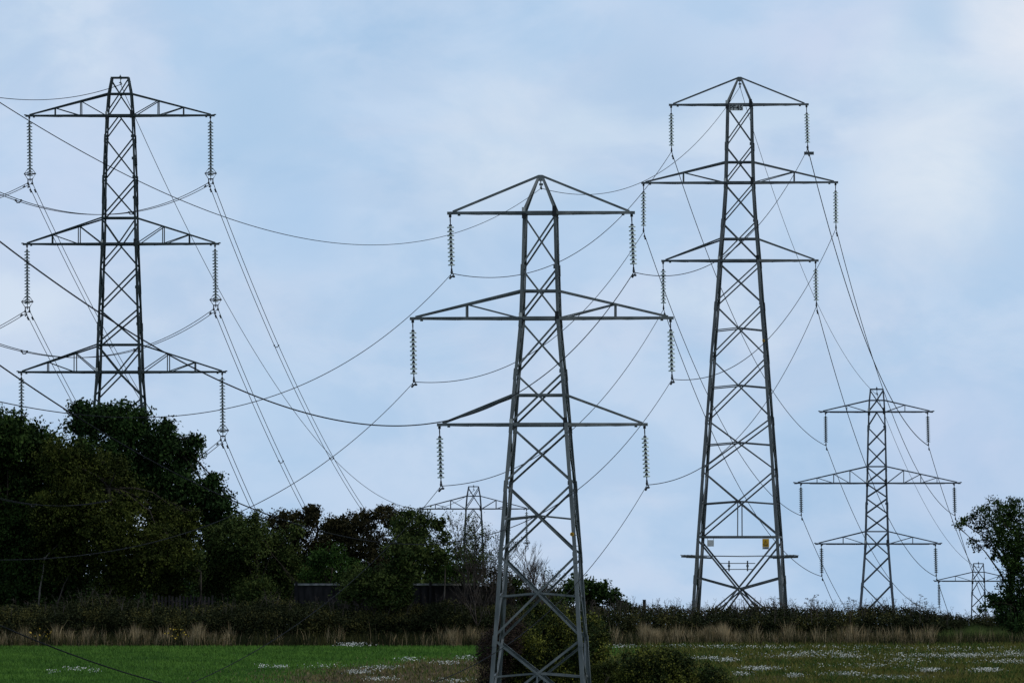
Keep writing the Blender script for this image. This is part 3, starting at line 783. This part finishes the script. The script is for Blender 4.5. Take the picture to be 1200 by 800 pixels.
tree('thorn_tree', 'brown leaved tree in the middle of the tree line', 'tree', 484, 435,
     [(425, 614, 16), (440, 603, 11), (458, 608, 15), (412, 622, 13), (435, 640, 26), (470, 640, 22), (450, 665, 30), (410, 650, 20), (447, 598, 6), (425, 602, 7), (475, 606, 10), (455, 598, 7)], M['brown'], size=.055, sig=.13, seed=8, group=G, dens=80, r0=.12)
tree('elder_tree', 'dark green bushy tree just left of the far-off pylon top', 'tree', 478, 480,
     [(468, 618, 14), (480, 604, 9), (497, 608, 13), (512, 615, 11), (488, 628, 22), (520, 632, 10), (478, 650, 30), (508, 652, 20), (455, 690, 30), (470, 697, 20), (430, 684, 24), (413, 695, 18), (415, 672, 12)], M['shrub'], size=.06, sig=.14, seed=9, group=G, dens=78, r0=.13)
tree('shrub', 'bright green shrub above the left stretch of grey fence', 'shrub', 482, 388,
     [(372, 655, 15), (392, 650, 14), (382, 670, 18), (410, 665, 14), (362, 675, 12), (400, 680, 13)], M['bright'], size=.055, sig=.14, seed=10, group='bright green shrubs', dens=70, r0=.07)
tree('shrub', 'bright green shrub above the right stretch of grey fence, by the bare tree', 'shrub', 480, 540,
     [(520, 652, 12), (538, 648, 12), (530, 668, 14), (552, 664, 13), (565, 672, 9), (512, 672, 10)], M['bright'], size=.055, sig=.14, seed=12, group='bright green shrubs', dens=70, r0=.07)
tree('shrub', 'green shrub under the olive tree, left of the broad bush', 'shrub', 480.5, 232,
     [(215, 660, 14), (232, 655, 13), (228, 672, 16), (205, 675, 12)], M['shrub'], size=.05, sig=.14, seed=13, group='bright green shrubs', dens=60, r0=.06)
tree('dark_shrub', 'dark shrub low between the legs of the nearest pylon, beyond the hedge', 'shrub', 483, 618,
     [(598, 694, 15), (618, 698, 14), (634, 702, 13), (604, 682, 9), (650, 706, 12)], M['shrub'], size=.06, sig=.13, seed=41, dens=80, r0=.06)
tree('rounded_bush', 'rounded dark green bush behind the right leg of the nearest pylon', 'bush', 500, 690,
     [(672, 690, 14), (656, 700, 14), (690, 686, 12), (705, 692, 13), (718, 700, 11), (692, 706, 18), (728, 708, 7), (640, 708, 12), (675, 676, 5), (735, 712, 5)], M['oak'], size=.075, sig=.14, seed=14, dens=75, r0=.08)
tree('leaning_tree', 'ragged tree at the right edge with open crown and bare side branch', 'tree', 480, 1188,
     [(1166, 596, 15), (1186, 592, 13), (1150, 603, 11), (1138, 608, 7), (1128, 612, 6), (1122, 617, 3), (1150, 618, 9), (1172, 615, 15), (1195, 612, 18), (1160, 634, 9), (1140, 634, 5), (1146, 641, 4), (1180, 640, 18), (1210, 640, 22), (1165, 650, 6), (1188, 665, 14), (1225, 600, 24), (1235, 650, 30), (1198, 688, 16), (1210, 665, 20), (1184, 655, 16), (1192, 675, 16), (1178, 684, 10), (1180, 605, 16), (1170, 628, 14), (1200, 635, 22)],
     M['oak'], size=.058, sig=.12, seed=15, dens=80, per=12, r0=.2, shell=.3, core=.2,
     trunk=[(0.1, 0, -.2), (0, 0, 1.2), (-.15, 0, 2.4), (-.1, 0, 3.4), (.2, 0, 4.4)])
tree('dark_bush', 'dark bush at the foot of the leaning tree at the right edge', 'bush', 478.5, 1185,
     [(1180, 702, 15), (1195, 715, 22), (1168, 708, 10), (1162, 700, 6), (1215, 710, 26), (1175, 722, 12), (1198, 735, 20), (1150, 712, 5)], M['oak2'], size=.06, sig=.13, seed=16, dens=90, r0=.06)
# branch, bare, under the leaning tree's crown
def twig_tree(name, label, cat, dist, foot_px, top_py, spread_px, mat, seed, leaves=None, levels=4, r0=.06, lean=0.0, up=.75, group=None, nroot=16):
    rs = random.Random(seed)
    x_ = (foot_px - 600) / F * dist; z0 = gz(x_, dist); base = Vector((x_, dist, z0)); root = empty(name, base); tag(root, label, cat, group)
    Hh = (at(foot_px, top_py, dist).z - z0); sp = spread_px / F * dist
    mb = MB(); ends = []
    def grow(p, d, l, r, lev):
        pts = [p]; q = p.copy(); dd = d.copy()
        for i in range(4):
            dd = (dd + Vector((rs.uniform(-.18, .18), rs.uniform(-.18, .18), rs.uniform(-.04, .12)))).normalized(); q = q + dd * l / 4; pts.append(q.copy())
        mb.tube(pts, [r * (1 - .18 * i) for i in range(5)], 4 if lev else 6)
        if lev >= levels: ends.append(q.copy()); return
        for j in range(nroot if lev == 0 else rs.choice((4, 5))):
            t = rs.uniform(.25, 1); k = min(3, int(t * 4)); s_ = pts[k].lerp(pts[k + 1], t * 4 - k)
            a = rs.uniform(0, 2 * math.pi); side = Vector((math.cos(a), math.sin(a), 0))
            nd = (dd * up + side * rs.uniform(.35, .8) + Vector((0, 0, .15))).normalized()
            grow(s_, nd, l * rs.uniform(.42, .62), max(.0075, r * .55), lev + 1)
    grow(Vector((0, 0, -.1)), Vector((lean, 0, 1)).normalized(), Hh * .72, r0, 0)
    # bring the tallest twig to the read height
    zmax = max(v.z for v in mb.v); xm = max(abs(v.x) for v in mb.v)
    for v in mb.v: v.z *= Hh / zmax; v.x *= min(1.0, sp / xm) if xm > sp else 1
    mb.build('branches' if cat != 'tree' else 'trunk', mat, root)
    if leaves:
        m_, n_, lo_ = leaves
        c_ = np.array([(e.x * (min(1.0, sp / xm)), e.y, e.z * Hh / zmax) for e in ends]); c_ = c_[c_[:, 2] > lo_ * Hh]
        if len(c_): leaf_cloud(c_, np.full(len(c_), .1), n_, .045, m_, 'crown', root)
    return root
twig_tree('bare_tree', 'half bare brown twiggy tree in front of the far-off pylon top', 'tree', 476, 562, 596, 42, M['twig'], 21, (M['shrub'], 3, .6), 4, .07, -.05, group='bare trees')
twig_tree('bare_tree', 'half bare slender tree with reddish twigs close to the left leg of the nearest pylon', 'tree', 480, 580, 618, 34, M['twig'], 27, (M['brown'], 2, .3), 4, .06, .02, group='bare trees')
twig_tree('bare_tree', 'leafless pale grey tree seen through the legs of the nearest pylon', 'tree', 480, 622, 632, 34, M['twig'], 23, None, 4, .055, .03, up=.9, group='bare trees')
twig_tree('bare_tree', 'low leafless thorn right of the pale leafless tree, beside the rounded bush', 'tree', 484, 643, 664, 22, M['twig'], 24, (M['shrub'], 3, .2), 3, .045, -.03, group='bare trees')
def pole(name, label, cat, pts, r, mat, group=None):
    p0 = pts[0]; root = empty(name, p0); tag(root, label, cat, group)
    mb = MB(); mb.tube([p - p0 for p in pts], [r * (1 - .15 * i) for i in range(len(pts))], 6); 
    return root, mb
r_, mb = pole('dead_tree', 'thin pale dead trunk standing under the left oak', 'dead tree', [at(45, 750, 482), at(45, 716, 482), at(47, 690, 482), at(51, 668, 482), at(52, 652, 482)], .06, M['pale_bark'], 'pale dead trunks')
mb.tube([at(52, 655, 482) - at(45, 750, 482), at(60, 645, 482) - at(45, 750, 482), at(68, 638, 482) - at(45, 750, 482)], [.03, .025, .012], 5); mb.build('trunk', M['pale_bark'], r_)
r_, mb = pole('dead_sapling', 'leaning grey dead sapling curving up to the right under the olive tree', 'dead tree', [at(65, 750, 482), at(66, 712, 482), at(75, 685, 482), at(86, 665, 482), at(102, 652, 482)], .05, M['twig'], 'pale dead trunks')
mb.build('trunk', M['twig'], r_)
r_, mb = pole('dead_tree', 'upright pale dead stem in front of the right stretch of grey fence', 'dead tree', [at(519, 750, 480.4), at(520, 714, 480.4), at(521, 695, 480.4), at(522, 664, 480.4)], .055, M['pale_bark'], 'pale dead trunks')
mb.build('trunk', M['pale_bark'], r_)
r_, mb = pole('dead_tree', 'pale broken stem between the fence and the left leg of the nearest pylon', 'dead tree', [at(577, 750, 480.4), at(576, 690, 480.4), at(574, 664, 480.4)], .05, M['pale_bark'], 'pale dead trunks')
mb.build('trunk', M['pale_bark'], r_)

# dark undergrowth that closes the view under the trees
def strip_mass(name, label, cat, x0, x1, topf, botf, dist, thick, mat, size, dens, per, sig, group=None, kind=None, stick=0, stickmat=None):
    """dense leaf mass from px x0 to x1, top/bottom rows by function"""
    xm = (x0 + x1) / 2; x_ = (xm - 600) / F * dist; base = Vector((x_, dist, gz(x_, dist))); root = empty(name, base); tag(root, label, cat, group, kind)
    wid = (x1 - x0) / F * dist
    n = int(dens * wid * 3.2); px = rng.uniform(x0, x1, n)
    top = np.array([topf(a) for a in px]); bot = np.array([botf(a) for a in px])
    dy = rng.uniform(0, thick, n)
    f = rng.uniform(0, 1, n) ** .75
    # rounded top towards front
    front = dy / thick
    py = bot - (bot - top) * f * (1 - .35 * (1 - front) ** 2)
    D_ = dist + dy
    cl = np.stack([(px - 600) / F * dist, D_, EYE + (HOR - py) / F * dist + 0 * D_], 1) - np.array(base)
    leaf_cloud(cl, sig * rng.uniform(.6, 1.3, n), per, size, mat, 'foliage', root)
    if stick:
        mb = MB(); rs = random.Random(int(x0) + 5)
        for _ in range(stick):
            a = rs.uniform(x0, x1); p = at(a, topf(a) + 12, dist + rs.uniform(.2, thick)) - base
            h = rs.uniform(.45, .95); l = rs.uniform(-.3, .3); bend = rs.uniform(-.15, .15)
            mb.tube([p, p + Vector((l * .5, 0, h * .6)), p + Vector((l + bend, 0, h))], [.012, .009, .005], 3)
            for _k in range(4):
                t = rs.uniform(.6, 1); q = p + Vector((l * t, 0, h * t)); mb.tube([q, q + Vector((rs.uniform(-.14, .14), rs.uniform(-.1, .1), rs.uniform(0, .12)))], [.006, .004], 3)
        tag(mb.build('shoots', stickmat or M['twig'], root), kind='stuff')
    return root
wob = lambda a, s, k: s * (math.sin(a * .031 * k) + .6 * math.sin(a * .083 * k + 1.3) + .4 * math.sin(a * .21 * k + 2.1))
strip_mass('undergrowth', 'dark undergrowth closing the space beneath the trees', 'undergrowth', -60, 665, lambda a: (684 if a < 260 else 696) + wob(a, 3, 1), lambda a: 740, 486, 4, M['oak2'], .09, 50, 16, .2, kind='stuff')
strip_mass('thicket', 'dense dark thicket behind the middle trees, closing the view under their crowns', 'undergrowth', 235, 560, lambda a: (652 if a < 540 else 668) + wob(a, 5, 2), lambda a: 735, 494, 3, M['shrub'], .11, 60, 14, .26, kind='stuff')
strip_mass('thicket', 'black-green thicket low under the far left oaks', 'undergrowth', -60, 250, lambda a: 640 + wob(a, 6, 1), lambda a: 735, 492, 4, M['oak2'], .09, 60, 16, .3, kind='stuff')

# fences under the trees
fr = empty('board_fence', at(455, 722, 481.5)); tag(fr, 'weathered grey board fence with pale top rail below the middle trees', 'fence')
b0 = at(455, 722, 481.5)
mb = MB(); x0, x1 = (345 - 600) / F * 481.5 - b0.x, (600 - 600) / F * 481.5 - b0.x
zt = at(455, 683.5, 481.5).z - b0.z
x_ = x0; k = 0; rf = random.Random(3)
while x_ < x1:
    mb.box((x_ + .07, (.006 if int(x_ * 1000) % 2 else -.006), zt / 2 - .2 + rf.uniform(-.012, .012)), (.0715, .012, zt / 2 + .1)); x_ += .142
mb.build('board_panel', M['wood'], fr)
rl = MB(); rl.box(((x0 + x1) / 2, -.05, zt - .035), ((x1 - x0) / 2, .04, .045)); rl.build('top_rail', M['coping'], fr)
x_ = x0 + .1
while x_ < x1:
    po = MB(); po.box((x_, -.11, zt / 2), (.06, .05, zt / 2 + .1)); po.build('post', M['wood'], fr); x_ += 2.1
pr = empty('paling_fence', at(215, 740, 480.6)); tag(pr, 'old dark paling fence among the shade left of the broad olive bush', 'fence'); b0 = at(215, 740, 480.6)
mb = MB()
for i in range(16):
    px = 186 + i * 4.2; c0 = at(px, 722 + (i % 3), 480.6) - b0; mb.box(c0, (.045, .015, 1.0)); 
mb.build('paling', M['wood'], pr)
mb = MB()
for py in (704, 715): a_ = at(184, py, 480.66) - b0; b_ = at(253, py, 480.66) - b0; mb.box((a_ + b_) / 2, ((b_ - a_).x / 2, .02, .03))
mb.build('rail', M['wood'], pr)
po = empty('fence_post', at(755, 725, 484)); tag(po, 'short square wooden post poking out of the hedge left of the tall pylon', 'post')
mb = MB(); mb.box((0, 0, .42), (.075, .075, .48)); mb.build('post_shaft', M['wood'], po); mb = MB(); mb.box((0, 0, .91), (.085, .085, .012)); mb.build('post_cap', M['wood'], po)

# the bramble hedge, one run of leaves along the headland
strip_mass('bramble_hedge', 'long low bramble hedge along the far edge of the field, right half', 'hedge', 640, 1110, lambda a: 711.5 + wob(a, 1.9, 1.3) + max(0, (a - 1050) * .13), lambda a: 752, 479, 2.4, M['bramble'], .05, 150, 14, .12, 'bramble hedges', stick=420)
strip_mass('bramble_hedge', 'long low bramble hedge under the trees, left half of the field edge', 'hedge', -50, 655, lambda a: 708 + wob(a, 2.4, 1.1) - 9 * math.exp(-((a - 110) / 38) ** 2) - 4 * math.exp(-((a - 320) / 50) ** 2), lambda a: 752, 476, 2.4, M['bramble'], .05, 150, 14, .12, 'bramble hedges', stick=160)
strip_mass('bramble_hedge', 'low ragged end of hedge behind the grassy bank near the leaning tree', 'hedge', 1085, 1230, lambda a: 721 + wob(a, 1.4, 2) , lambda a: 745, 486, 2.0, M['bramble'], .045, 120, 14, .11, 'bramble hedges', stick=70)
# tall dead umbel plants over the hedge
def umbel(px, top, dist, label, seed, w=10):
    rs = random.Random(seed); b0 = at(px, 722, dist); root = empty('dead_hogweed', b0); tag(root, label, 'dead plant', 'dead umbel plants over the hedge')
    mb = MB(); t = at(px, top, dist) - b0; mb.tube([Vector((0, 0, -.3)), t * .5, t], [.014, .011, .006], 4); hd = MB()
    for k in range(11):
        s_ = t * rs.uniform(.45, 1); e = s_ + Vector((rs.uniform(-1, 1) * w / 25, rs.uniform(-.15, .15), rs.uniform(.05, .25))); mb.tube([s_, e], [.007, .005], 3)
        for j in range(6):
            q = e + Vector((rs.uniform(-.07, .07), rs.uniform(-.07, .07), rs.uniform(.0, .05))); mb.tube([e, q], [.004, .003], 3); hd.box(q, (.014, .014, .012))
    mb.build('stem', M['twig'], root); tag(hd.build('seed_head', M['twig'], root), kind='stuff')
umbel(1078, 700, 476, 'tall dead branching plant over the hedge between the two right pylons', 4, 9)
umbel(951, 701, 478, 'dead umbel plant over the hedge just right of the tall pylon', 5, 8)
umbel(996, 704, 478, 'dead umbel plant over the hedge left of the distant slim pylon', 6, 7)
umbel(908, 705, 478, 'low dead umbel plant over the hedge inside the right leg of the tall pylon', 8, 6)

# grasses
def blades(name, label, cat, n, xf, yf, hf, wid, mat, lean=.25, kind='stuff', zoff=0.0):
    X = xf(n); Y = yf(n, X); Zg = np.interp(Y, GY, GZ) + zoff
    h = hf(n, X, Y); a = rng.uniform(0, math.pi, n)
    bx = np.cos(a) * wid / 2 * rng.uniform(.6, 1.4, n); by = np.sin(a) * wid / 2 * .6
    lx = rng.normal(0, lean, n) * h; ly = rng.normal(0, lean, n) * h
    c = np.stack([X, Y, Zg], 1)
    o = np.stack([bx, by, np.zeros(n)], 1)
    t = c + np.stack([lx, ly, h], 1); m_ = c + np.stack([lx * .35, ly * .35, h * .6], 1)
    V = np.stack([c - o, c + o, m_ + o * .7, t, m_ - o * .7], 1)
    ob = fast_mesh(name, V, 5, mat); tag(ob, label, cat, None, kind); return ob
xw = lambda px, d: (px - 600) / F * d
def patches(px_ranges, d):
    def f(n):
        w = np.array([b - a for a, b, *_ in px_ranges], float) * np.array([r[2] if len(r) > 2 else 1 for r in px_ranges]); w /= w.sum()
        def drift(px): return np.clip(.5 + .45 * np.sin(px * .083 + .7) + .35 * np.sin(px * .19 + 2) + .25 * np.sin(px * .41), .05, 1)
        k = rng.choice(len(px_ranges), n, p=w); lo = np.array([r[0] for r in px_ranges])[k]; hi = np.array([r[1] for r in px_ranges])[k]
        px = rng.uniform(lo, hi) + rng.normal(0, 1, n) * (hi - lo) * .16
        for _ in range(4):      # thin stretches are drawn again so that the grass gathers in drifts
            bad = rng.uniform(0, 1, n) > drift(px); px = np.where(bad, rng.uniform(lo, hi), px)
        return xw(px, d)
    return f
clump = lambda X, s, p: .5 + .5 * np.sin(X * s + p) * np.sin(X * s * 2.7 + p * 2) 
blades('dry_grass', 'pale dry grass standing along the foot of the hedge', 'grass', 22000,
       patches([(0, 60, .8), (60, 175, .9), (175, 275, .9), (275, 500, .08), (495, 560, 1.3), (560, 600, .8), (690, 760, 1), (760, 890, 2.0), (890, 1095, .8), (1095, 1210, .12)], 475),
       lambda n, X: rng.uniform(474.4, 476.6, n), lambda n, X, Y: rng.uniform(.3, 1.15, n) ** 1.2 * (.3 + .75 * clump(X, 2.3, .4) + .2 * clump(X, 7.1, 2)), .018, M['drygrass'], .2)
blades('dry_grass', 'tufts of taller straw coloured grass in the verge', 'grass', 6000,
       patches([(215, 245, 2), (150, 175, 1), (535, 560, 2), (60, 75, 1), (765, 860, 1.6), (930, 1080, .5)], 475),
       lambda n, X: rng.uniform(474.8, 476.4, n), lambda n, X, Y: rng.uniform(.5, 1.2, n) * (.45 + .6 * clump(X, 4.1, 1)), .02, M['drygrass'], .17)
blades('rank_grass', 'rank green grass mixed into the verge at the foot of the hedge', 'grass', 30000,
       lambda n: xw(rng.uniform(-40, 1240, n), 475), lambda n, X: rng.uniform(474.2, 477.5, n), lambda n, X, Y: rng.uniform(.25, .75, n), .02, M['bramble'], .2)
blades('bank_grass', 'yellow green grass bank at the right under the leaning tree', 'grass', 40000,
       lambda n: xw(1240 - np.abs(rng.normal(0, 60, n)) % 160, 480), lambda n, X: rng.uniform(476.6, 481, n), lambda n, X, Y: (rng.uniform(.55, .9, n) + (Y - 477) * .05) * (.75 + .25 * clump(X, 1.3, 2)), .022, M['greengrass'], .15, zoff=-.05)
# crop, weeds, flowers in the field
RX = lambda X, Y: 600 + X / Y * F          # where a field point reads across the view, used only for density
BARE = [(-3.9, 432, 3.6, 8), (-2.2, 441, 2.4, 8), (-5.4, 424, 3.2, 6), (-2.5, 422, 4.5, 8), (9.5, 426, 3.5, 6), (17, 430, 4, 6), (12, 452, 5, 4)]
def bare(X, Y): 
    r = np.zeros_like(X)
    for cx_, cy_, rx_, ry_ in BARE: r = np.maximum(r, np.exp(-((X - cx_) / rx_) ** 2 - ((Y - cy_) / ry_) ** 2))
    return r
def field(n, keep):
    out_x = []; out_y = []; tot = 0
    while tot < n:
        X = rng.uniform(-27, 27, n); Y = rng.uniform(404, 475, n); k = rng.uniform(0, 1, n) < keep(X, Y)
        out_x.append(X[k]); out_y.append(Y[k]); tot += k.sum()
    return np.concatenate(out_x)[:n], np.concatenate(out_y)[:n]
def put(name, label, cat, n, keep, hf, wid, mat, lean):
    X, Y = field(n, keep)
    return blades(name, label, cat, n, lambda n_: X, lambda n_, x: Y, lambda n_, x, y: hf(n_), wid, mat, lean)
right_side = lambda X, Y: 1 / (1 + np.exp(-(X - 3.2 - (Y - 440) * .12) / .9))
lump = lambda X, Y, s, p: .5 + .25 * (np.sin(X * s + p + np.sin(Y * .3)) + np.sin(Y * s * .45 - X * .4 + p * 1.7))
put('crop', 'short bright green crop covering the left field', 'crop', 150000, lambda X, Y: (1 - right_side(X, Y)) * (1 - np.clip(bare(X, Y) * 2.4, 0, .99)) + .3 * right_side(X, Y) * lump(X, Y, .6, 4) ** 2, lambda n: rng.uniform(.08, .17, n), .03, M['crop'], .3)
put('weeds', 'mixed weeds covering the right field', 'weeds', 110000, lambda X, Y: right_side(X, Y) * (.25 + .75 * lump(X, Y, .9, 1)) + .12 * bare(X, Y), lambda n: rng.uniform(.12, .36, n), .035, M['weeds'], .35)
put('withered_weeds', 'brown withered weeds of the bare patch near the nearest pylon', 'weeds', 75000, lambda X, Y: np.clip(bare(X, Y) * 1.1, 0, 1) * .9 + .22 * right_side(X, Y) * lump(X, Y, .7, 3), lambda n: rng.uniform(.08, .2, n), .03, M['stubble'], .4)
def flowers(name, label, n, centres, mat, size, hr=(.2, .36)):
    c_ = np.array(centres); k = rng.choice(len(c_), n, p=c_[:, 4] / c_[:, 4].sum())
    X = c_[k, 0] + rng.normal(0, 1, n) * c_[k, 2]; Y = c_[k, 1] + rng.normal(0, 1, n) * c_[k, 3]
    ok = (Y < 474.5) & (rng.uniform(0, 1, n) < .25 + .9 * lump(X, Y, 2.6, .7)); X = X[ok]; Y = Y[ok]; n = len(X)
    Zg = np.interp(Y, GY, GZ) + rng.uniform(*hr, n); c = np.stack([X, Y, Zg], 1)
    u = rng.normal(0, 1, (n, 3)); u[:, 2] *= .5; u /= np.linalg.norm(u, axis=1)[:, None]; v = rng.normal(0, 1, (n, 3)); v -= (v * u).sum(1)[:, None] * u; v /= np.linalg.norm(v, axis=1)[:, None]
    s_ = (size * rng.uniform(.6, 1.3, n))[:, None]; V = np.stack([c + (u * math.cos(a) + v * math.sin(a)) * s_ for a in np.linspace(0, 2 * math.pi, 7)[:-1]], 1)
    tag(fast_mesh(name, V, 6, mat), label, 'flowers', None, 'stuff')
cs = []
def fp(px, py, w, dpt, k):   # flower patch read at a row of the field
    # row -> distance on the rising field
    ds = np.linspace(395, 476, 400); zs = np.interp(ds, GY, GZ) + .25; rows = HOR - (zs - EYE) / ds * F; d_ = float(np.interp(-py, -rows, ds))
    cs.append(((px - 600) / F * d_, d_, w / F * d_, dpt, k))
for a in [(90, 783, 8, .8, .9), (110, 785, 5, .6, .5), (62, 786, 4, .4, .3), (410, 755, 12, .5, 1.6), (328, 781, 6, .6, 1.2), (308, 780, 4, .4, .6), (420, 787, 9, .8, 1.6), (447, 782, 10, .7, 1.5), (445, 795, 10, .8, 1.8),
          (480, 772, 9, .5, 1), (523, 776, 10, .6, 1.4), (548, 770, 7, .5, 1), (385, 780, 12, .8, .9), (530, 797, 12, .8, 1.4), (735, 757, 14, .5, 1.5), (815, 757, 30, .7, 2.5), (830, 771, 12, .7, 2.4), (850, 773, 8, .6, 1.6),
          (895, 783, 14, .8, 3), (870, 789, 7, .5, 1.2), (930, 768, 22, 1, 2.6), (965, 765, 20, 1, 2.4), (992, 769, 14, .8, 2.2), (985, 789, 12, .7, 2.6), (930, 791, 6, .4, 1.2), (1020, 780, 30, 1.5, 2.2), (1060, 773, 25, 1, 2),
          (1100, 768, 30, 1.2, 4), (1150, 768, 30, 1.2, 4.6), (1180, 775, 20, 1, 2.6), (1158, 785, 10, .8, 2.6), (1090, 785, 10, .8, 1.8), (1045, 793, 18, .8, 2), (1120, 760, 40, .8, 2), (1000, 758, 60, .8, 2), (905, 758, 30, .7, 1.5), (1060, 765, 120, 4, 3), (1190, 765, 18, 1.5, 2)]: fp(*a)
flowers('mayweed_flowers', 'white mayweed flowers scattered in patches over the field', 11000, cs, M['petal'], .0185)
cs2 = [((px - 600) / F * 474, 474.2, .25, .4, 1) for px in (41, 207, 213, 52)] + [((607 - 600) / F * 474, 475.4, .25, .3, 2)]
flowers('ragwort_flowers', 'yellow ragwort heads in the verge', 150, cs2, M['ypetal'], .035, (.4, .9))

# bushes in the near field round the nearest pylon
tree('thorn_bush', 'dense dark green bush directly behind the legs of the nearest pylon', 'bush', 392, 640,
     [(640, 745, 32), (620, 762, 30), (665, 748, 30), (650, 725, 20), (640, 790, 45), (690, 765, 26), (675, 790, 40), (700, 745, 16), (610, 790, 30), (630, 715, 12), (690, 730, 14)], M['bush'], size=.045, sig=.11, seed=31, dens=150, per=20, r0=.06)
tree('rusty_bush', 'brown twiggy bush at the left foot of the nearest pylon', 'bush', 390, 582,
     [(575, 752, 16), (590, 740, 17), (566, 768, 12), (585, 775, 22), (600, 755, 16), (575, 800, 20), (605, 735, 12)], M['rust'], size=.032, sig=.10, seed=32, dens=190, per=20, r0=.05)
tree('gorse_bush', 'olive green bush in the right foreground beside the nearest pylon', 'bush', 388, 780,
     [(770, 782, 26), (745, 785, 24), (800, 790, 24), (830, 800, 22), (720, 795, 22), (770, 812, 40), (790, 770, 12), (755, 766, 9), (850, 808, 16), (710, 806, 20), (735, 770, 8)], M['bush'], size=.042, sig=.10, seed=33, dens=165, per=20, r0=.05)
tree('low_bush', 'low yellow green scrub at the right foot of the nearest pylon', 'bush', 386, 705,
     [(700, 790, 14), (715, 785, 12), (690, 800, 14), (725, 798, 14), (706, 806, 16)], M['olive'], size=.04, sig=.1, seed=34, dens=150, per=18, r0=.04)
bpy.context.view_layer.update()
